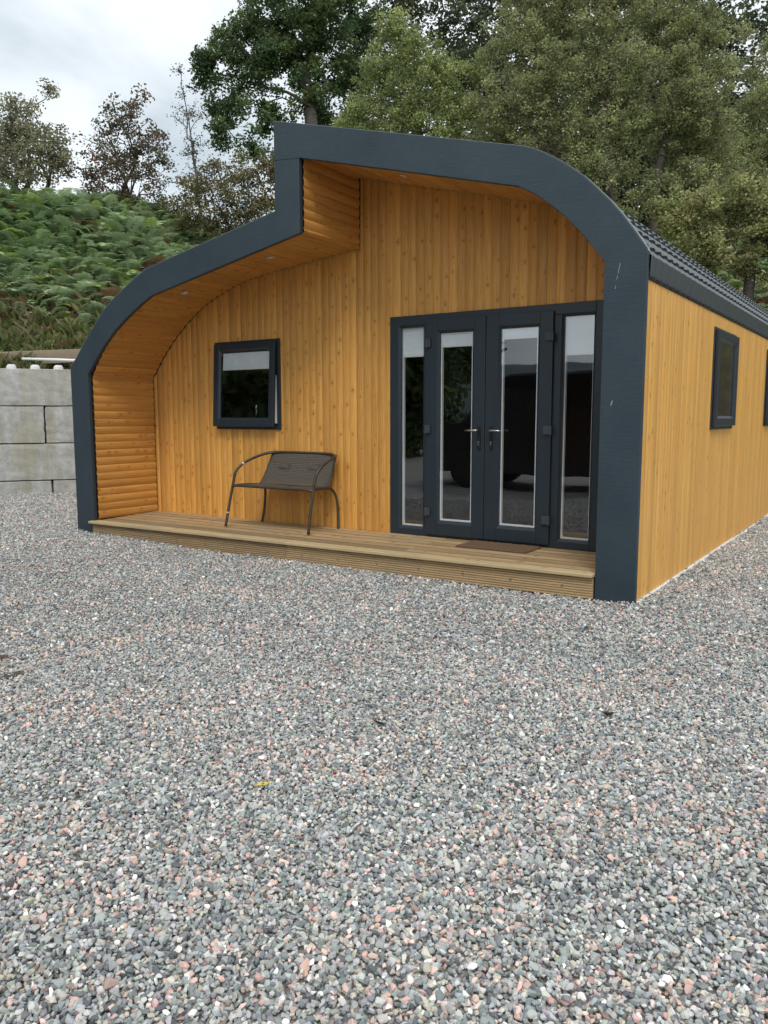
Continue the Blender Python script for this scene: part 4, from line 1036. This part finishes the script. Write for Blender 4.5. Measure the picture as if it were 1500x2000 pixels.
# trees across the yard, only met as reflections in the glass
def yard_tree(x, y, h, label, seed, pal):
    global CAM
    r = np.random.default_rng(seed)
    root = empty('yard_tree', (x, y, 0)); tag(root, label, 'tree')
    mb = MB(); mb.tube([(0, 0, -.2), (.1, 0, h * .3), (-.05, .1, h * .6), (0, 0, h * .85)], [.25, .2, .13, .04], 8); mb.build('trunk', 'bark', root, smooth=True)
    K = 26000; c = r.normal(size=(220, 3)); c /= np.linalg.norm(c, axis=1)[:, None]; c *= r.random((220, 1)) ** .4; c = c * np.array([h * .34, h * .34, h * .48]) + np.array([0, 0, h * .46])
    P = c[r.integers(0, 220, K)] + r.normal(0, .28, (K, 3)); a = r.normal(size=(K, 3)) * .08; b = r.normal(size=(K, 3)) * .06
    V = np.stack([P - a, P + b, P + a, P - b], 1).reshape(-1, 3); pal = np.array(pal)
    fast_mesh('crown', V, np.arange(K * 4).reshape(K, 4), 'leaf', root, pal[r.integers(0, len(pal), K)])
yard_tree(-6.4, -14.5, 9.5, 'round green tree across the yard reflected in the left door leaf', 1, OAK)
yard_tree(-11.5, -15, 11.0, 'tall pale green tree across the yard reflected in the left sidelight', 2, BIRCH)
yard_tree(-12, -9.5, 11.5, 'tall dark tree across the yard reflected in the small window', 3, OAK)
yard_tree(-16.5, -13, 12, 'broad dark tree beyond the others reflected in the small window', 4, DARK)

# ------------------------------------------------------------------ van parked across the yard (reflected in the doors)
van = empty('parked_van', (2.6, -6.9, 0)); tag(van, 'black van parked across the yard reflected in the right door leaf', 'van')
prof = [(-2.5, .30), (-2.5, .95), (-2.42, 1.15), (-1.75, 1.25), (-1.05, 2.02), (-.7, 2.14), (2.2, 2.16), (2.42, 2.05), (2.5, 1.2), (2.5, .30)]
mb = MB(); pv = [Vector((x, 0, z)) for x, z in prof]
for t in tessellate_polygon([pv]):
    for s_ in (-.95, .95):
        mb.face([(pv[i].x, s_, pv[i].z) for i in (t if s_ < 0 else t[::-1])])
for i in range(len(prof)):
    (xa, za), (xb, zb) = prof[i], prof[(i + 1) % len(prof)]; mb.face([(xa, -.95, za), (xb, -.95, zb), (xb, .95, zb), (xa, .95, za)])
vb = mb.build('body', 'van_paint', van, solid=True, bevel=.06)
for s_ in (-.952, .952):
    for q in ([(-1.55, 1.28), (-1.02, 1.9), (-.25, 1.93), (-.25, 1.28)], [(-.15, 1.28), (-.15, 1.93), (.95, 1.93), (.95, 1.28)], [(1.05, 1.28), (1.05, 1.93), (2.1, 1.93), (2.2, 1.28)]):
        mb = MB(); y_ = s_ + (.004 if s_ > 0 else -.004); qq = [(x, y_, z) for x, z in q]; qb = [(x, s_ * .99, z) for x, z in q]
        mb.face(qq)
        for i in range(4): mb.face([qq[i], qq[(i + 1) % 4], qb[(i + 1) % 4], qb[i]])
        mb.build('window', 'van_glass', vb)
    for x in (-1.6, 1.55):
        mb = MB(); sg = 1 if s_ > 0 else -1; mb.disc((x, sg * .76, .34), (0, sg, 0), .34, .22, 28); wh = mb.build('wheel', 'tyre', van, bevel=.03)
        mb = MB(); mb.disc((x, sg * .97, .34), (0, sg, 0), .21, .016, 20); mb.build('rim', 'van_trim', wh)
mb = MB(); mb.face([(-1.70, -.8, 1.31), (-1.70, .8, 1.31), (-1.08, .75, 2.0), (-1.08, -.75, 2.0)]); mb.v = [(x - .012, y, z + .012) for x, y, z in mb.v]; mb.build('windscreen', 'van_glass', van)
for y_ in (-.72, .72):
    mb = MB(); mb.box(-2.515, -2.44, y_ - .16, y_ + .16, .78, .92); mb.build('headlight', 'lamp_clear', van, bevel=.02)
    mb = MB(); mb.box(2.46, 2.515, y_ + (.05 if y_ > 0 else -.17), y_ + (.17 if y_ > 0 else -.05), .9, 1.3); mb.build('tail_light', 'lamp_red', van, bevel=.015)

# ------------------------------------------------------------------ small things on the gravel
def fallen_leaf(x, y, size, col, label, seed, curl=.4, name='fallen_leaf'):
    r = random.Random(seed); mb = MB(); n = 8; pts_ = []
    L1 = []; L2 = []; mid = []
    for i in range(n + 1):
        t = i / n; wdt = math.sin(math.pi * t) ** .8 * .33 * (1 + .15 * math.sin(t * 19)); xx = t - .5; zz = curl * (xx * xx) 
        mid.append((xx, 0, zz)); L1.append((xx, wdt, zz + curl * wdt * .8)); L2.append((xx, -wdt, zz + curl * wdt * .5))
    for i in range(n):
        mb.face([mid[i], mid[i + 1], L1[i + 1], L1[i]]); mb.face([mid[i + 1], mid[i], L2[i], L2[i + 1]])
    mb.tube([(-.5, 0, curl * .25), (-.75, .04, curl * .3)], .015, 5)
    nm = 'leaf_' + str(seed); plain(nm, col, .6, nscale=30, nvar=.25)
    mb.v = [(a * size, b * size, c * size) for a, b, c in mb.v]
    o_ = mb.build(name, nm, smooth=True); o_.location = (x, y, float(gz(x, y)) + .019); o_.rotation_euler = (r.uniform(-.3, .3), r.uniform(-.3, .3), r.uniform(0, 6))
    tag(o_, label, 'leaf', 'fallen leaves on the gravel')
fallen_leaf(6.136, -3.593, .045, (.70, .58, .04), 'bright yellow leaf lying on the gravel in the near left of the yard', 51)
fallen_leaf(5.904, -2.547, .032, (.62, .55, .10), 'small pale yellow leaf on the gravel in the middle of the yard', 52)
fallen_leaf(6.98, -2.228, .075, (.10, .05, .035), 'curled dark red brown leaf on the gravel below the right post', 53, .9)
fallen_leaf(6.161, -2.877, .055, (.055, .050, .035), 'curled blackish leaf on the gravel in the middle of the yard', 54, .9)
fallen_leaf(4.987, -.977, .055, (.30, .12, .04), 'rusty brown leaf on the gravel in front of the deck joint', 55, .7)
fallen_leaf(4.740, -3.633, .035, (.72, .30, .04), 'tiny orange leaf on the gravel near the left picture edge', 56)
# clods of earth at the left
plain('earth', (.085, .065, .045), .95, nscale=40, nvar=.4, bump=.8, bscale=90)
def clod(x, y, s, label, seed):
    r = random.Random(seed); bm = bmesh.new(); bmesh.ops.create_icosphere(bm, subdivisions=4, radius=1)
    from mathutils import noise as mn
    for v in bm.verts:
        k = 1 + .45 * mn.fractal(v.co * 2.2 + Vector((seed, 0, 0)), 1.0, 2.0, 4); v.co = Vector((v.co.x * s * 1.5 * k, v.co.y * s * k, max(v.co.z, -.2) * s * .28 * k))
    me = bpy.data.meshes.new('earth_clod'); bm.to_mesh(me); bm.free(); me.materials.append(MATS['earth'])
    o_ = bpy.data.objects.new('earth_clod', me); COL.objects.link(o_); o_.location = (x, y, float(gz(x, y)) + .006); o_.rotation_euler.z = r.uniform(0, 3)
    tag(o_, label, 'clod', 'clods of earth on the gravel')
clod(4.18, -3.37, .048, 'flat brown clod of earth on the gravel at the left edge', 61)
clod(3.83, -3.23, .045, 'dark lump of earth at the left edge just beyond the flat clod', 62)
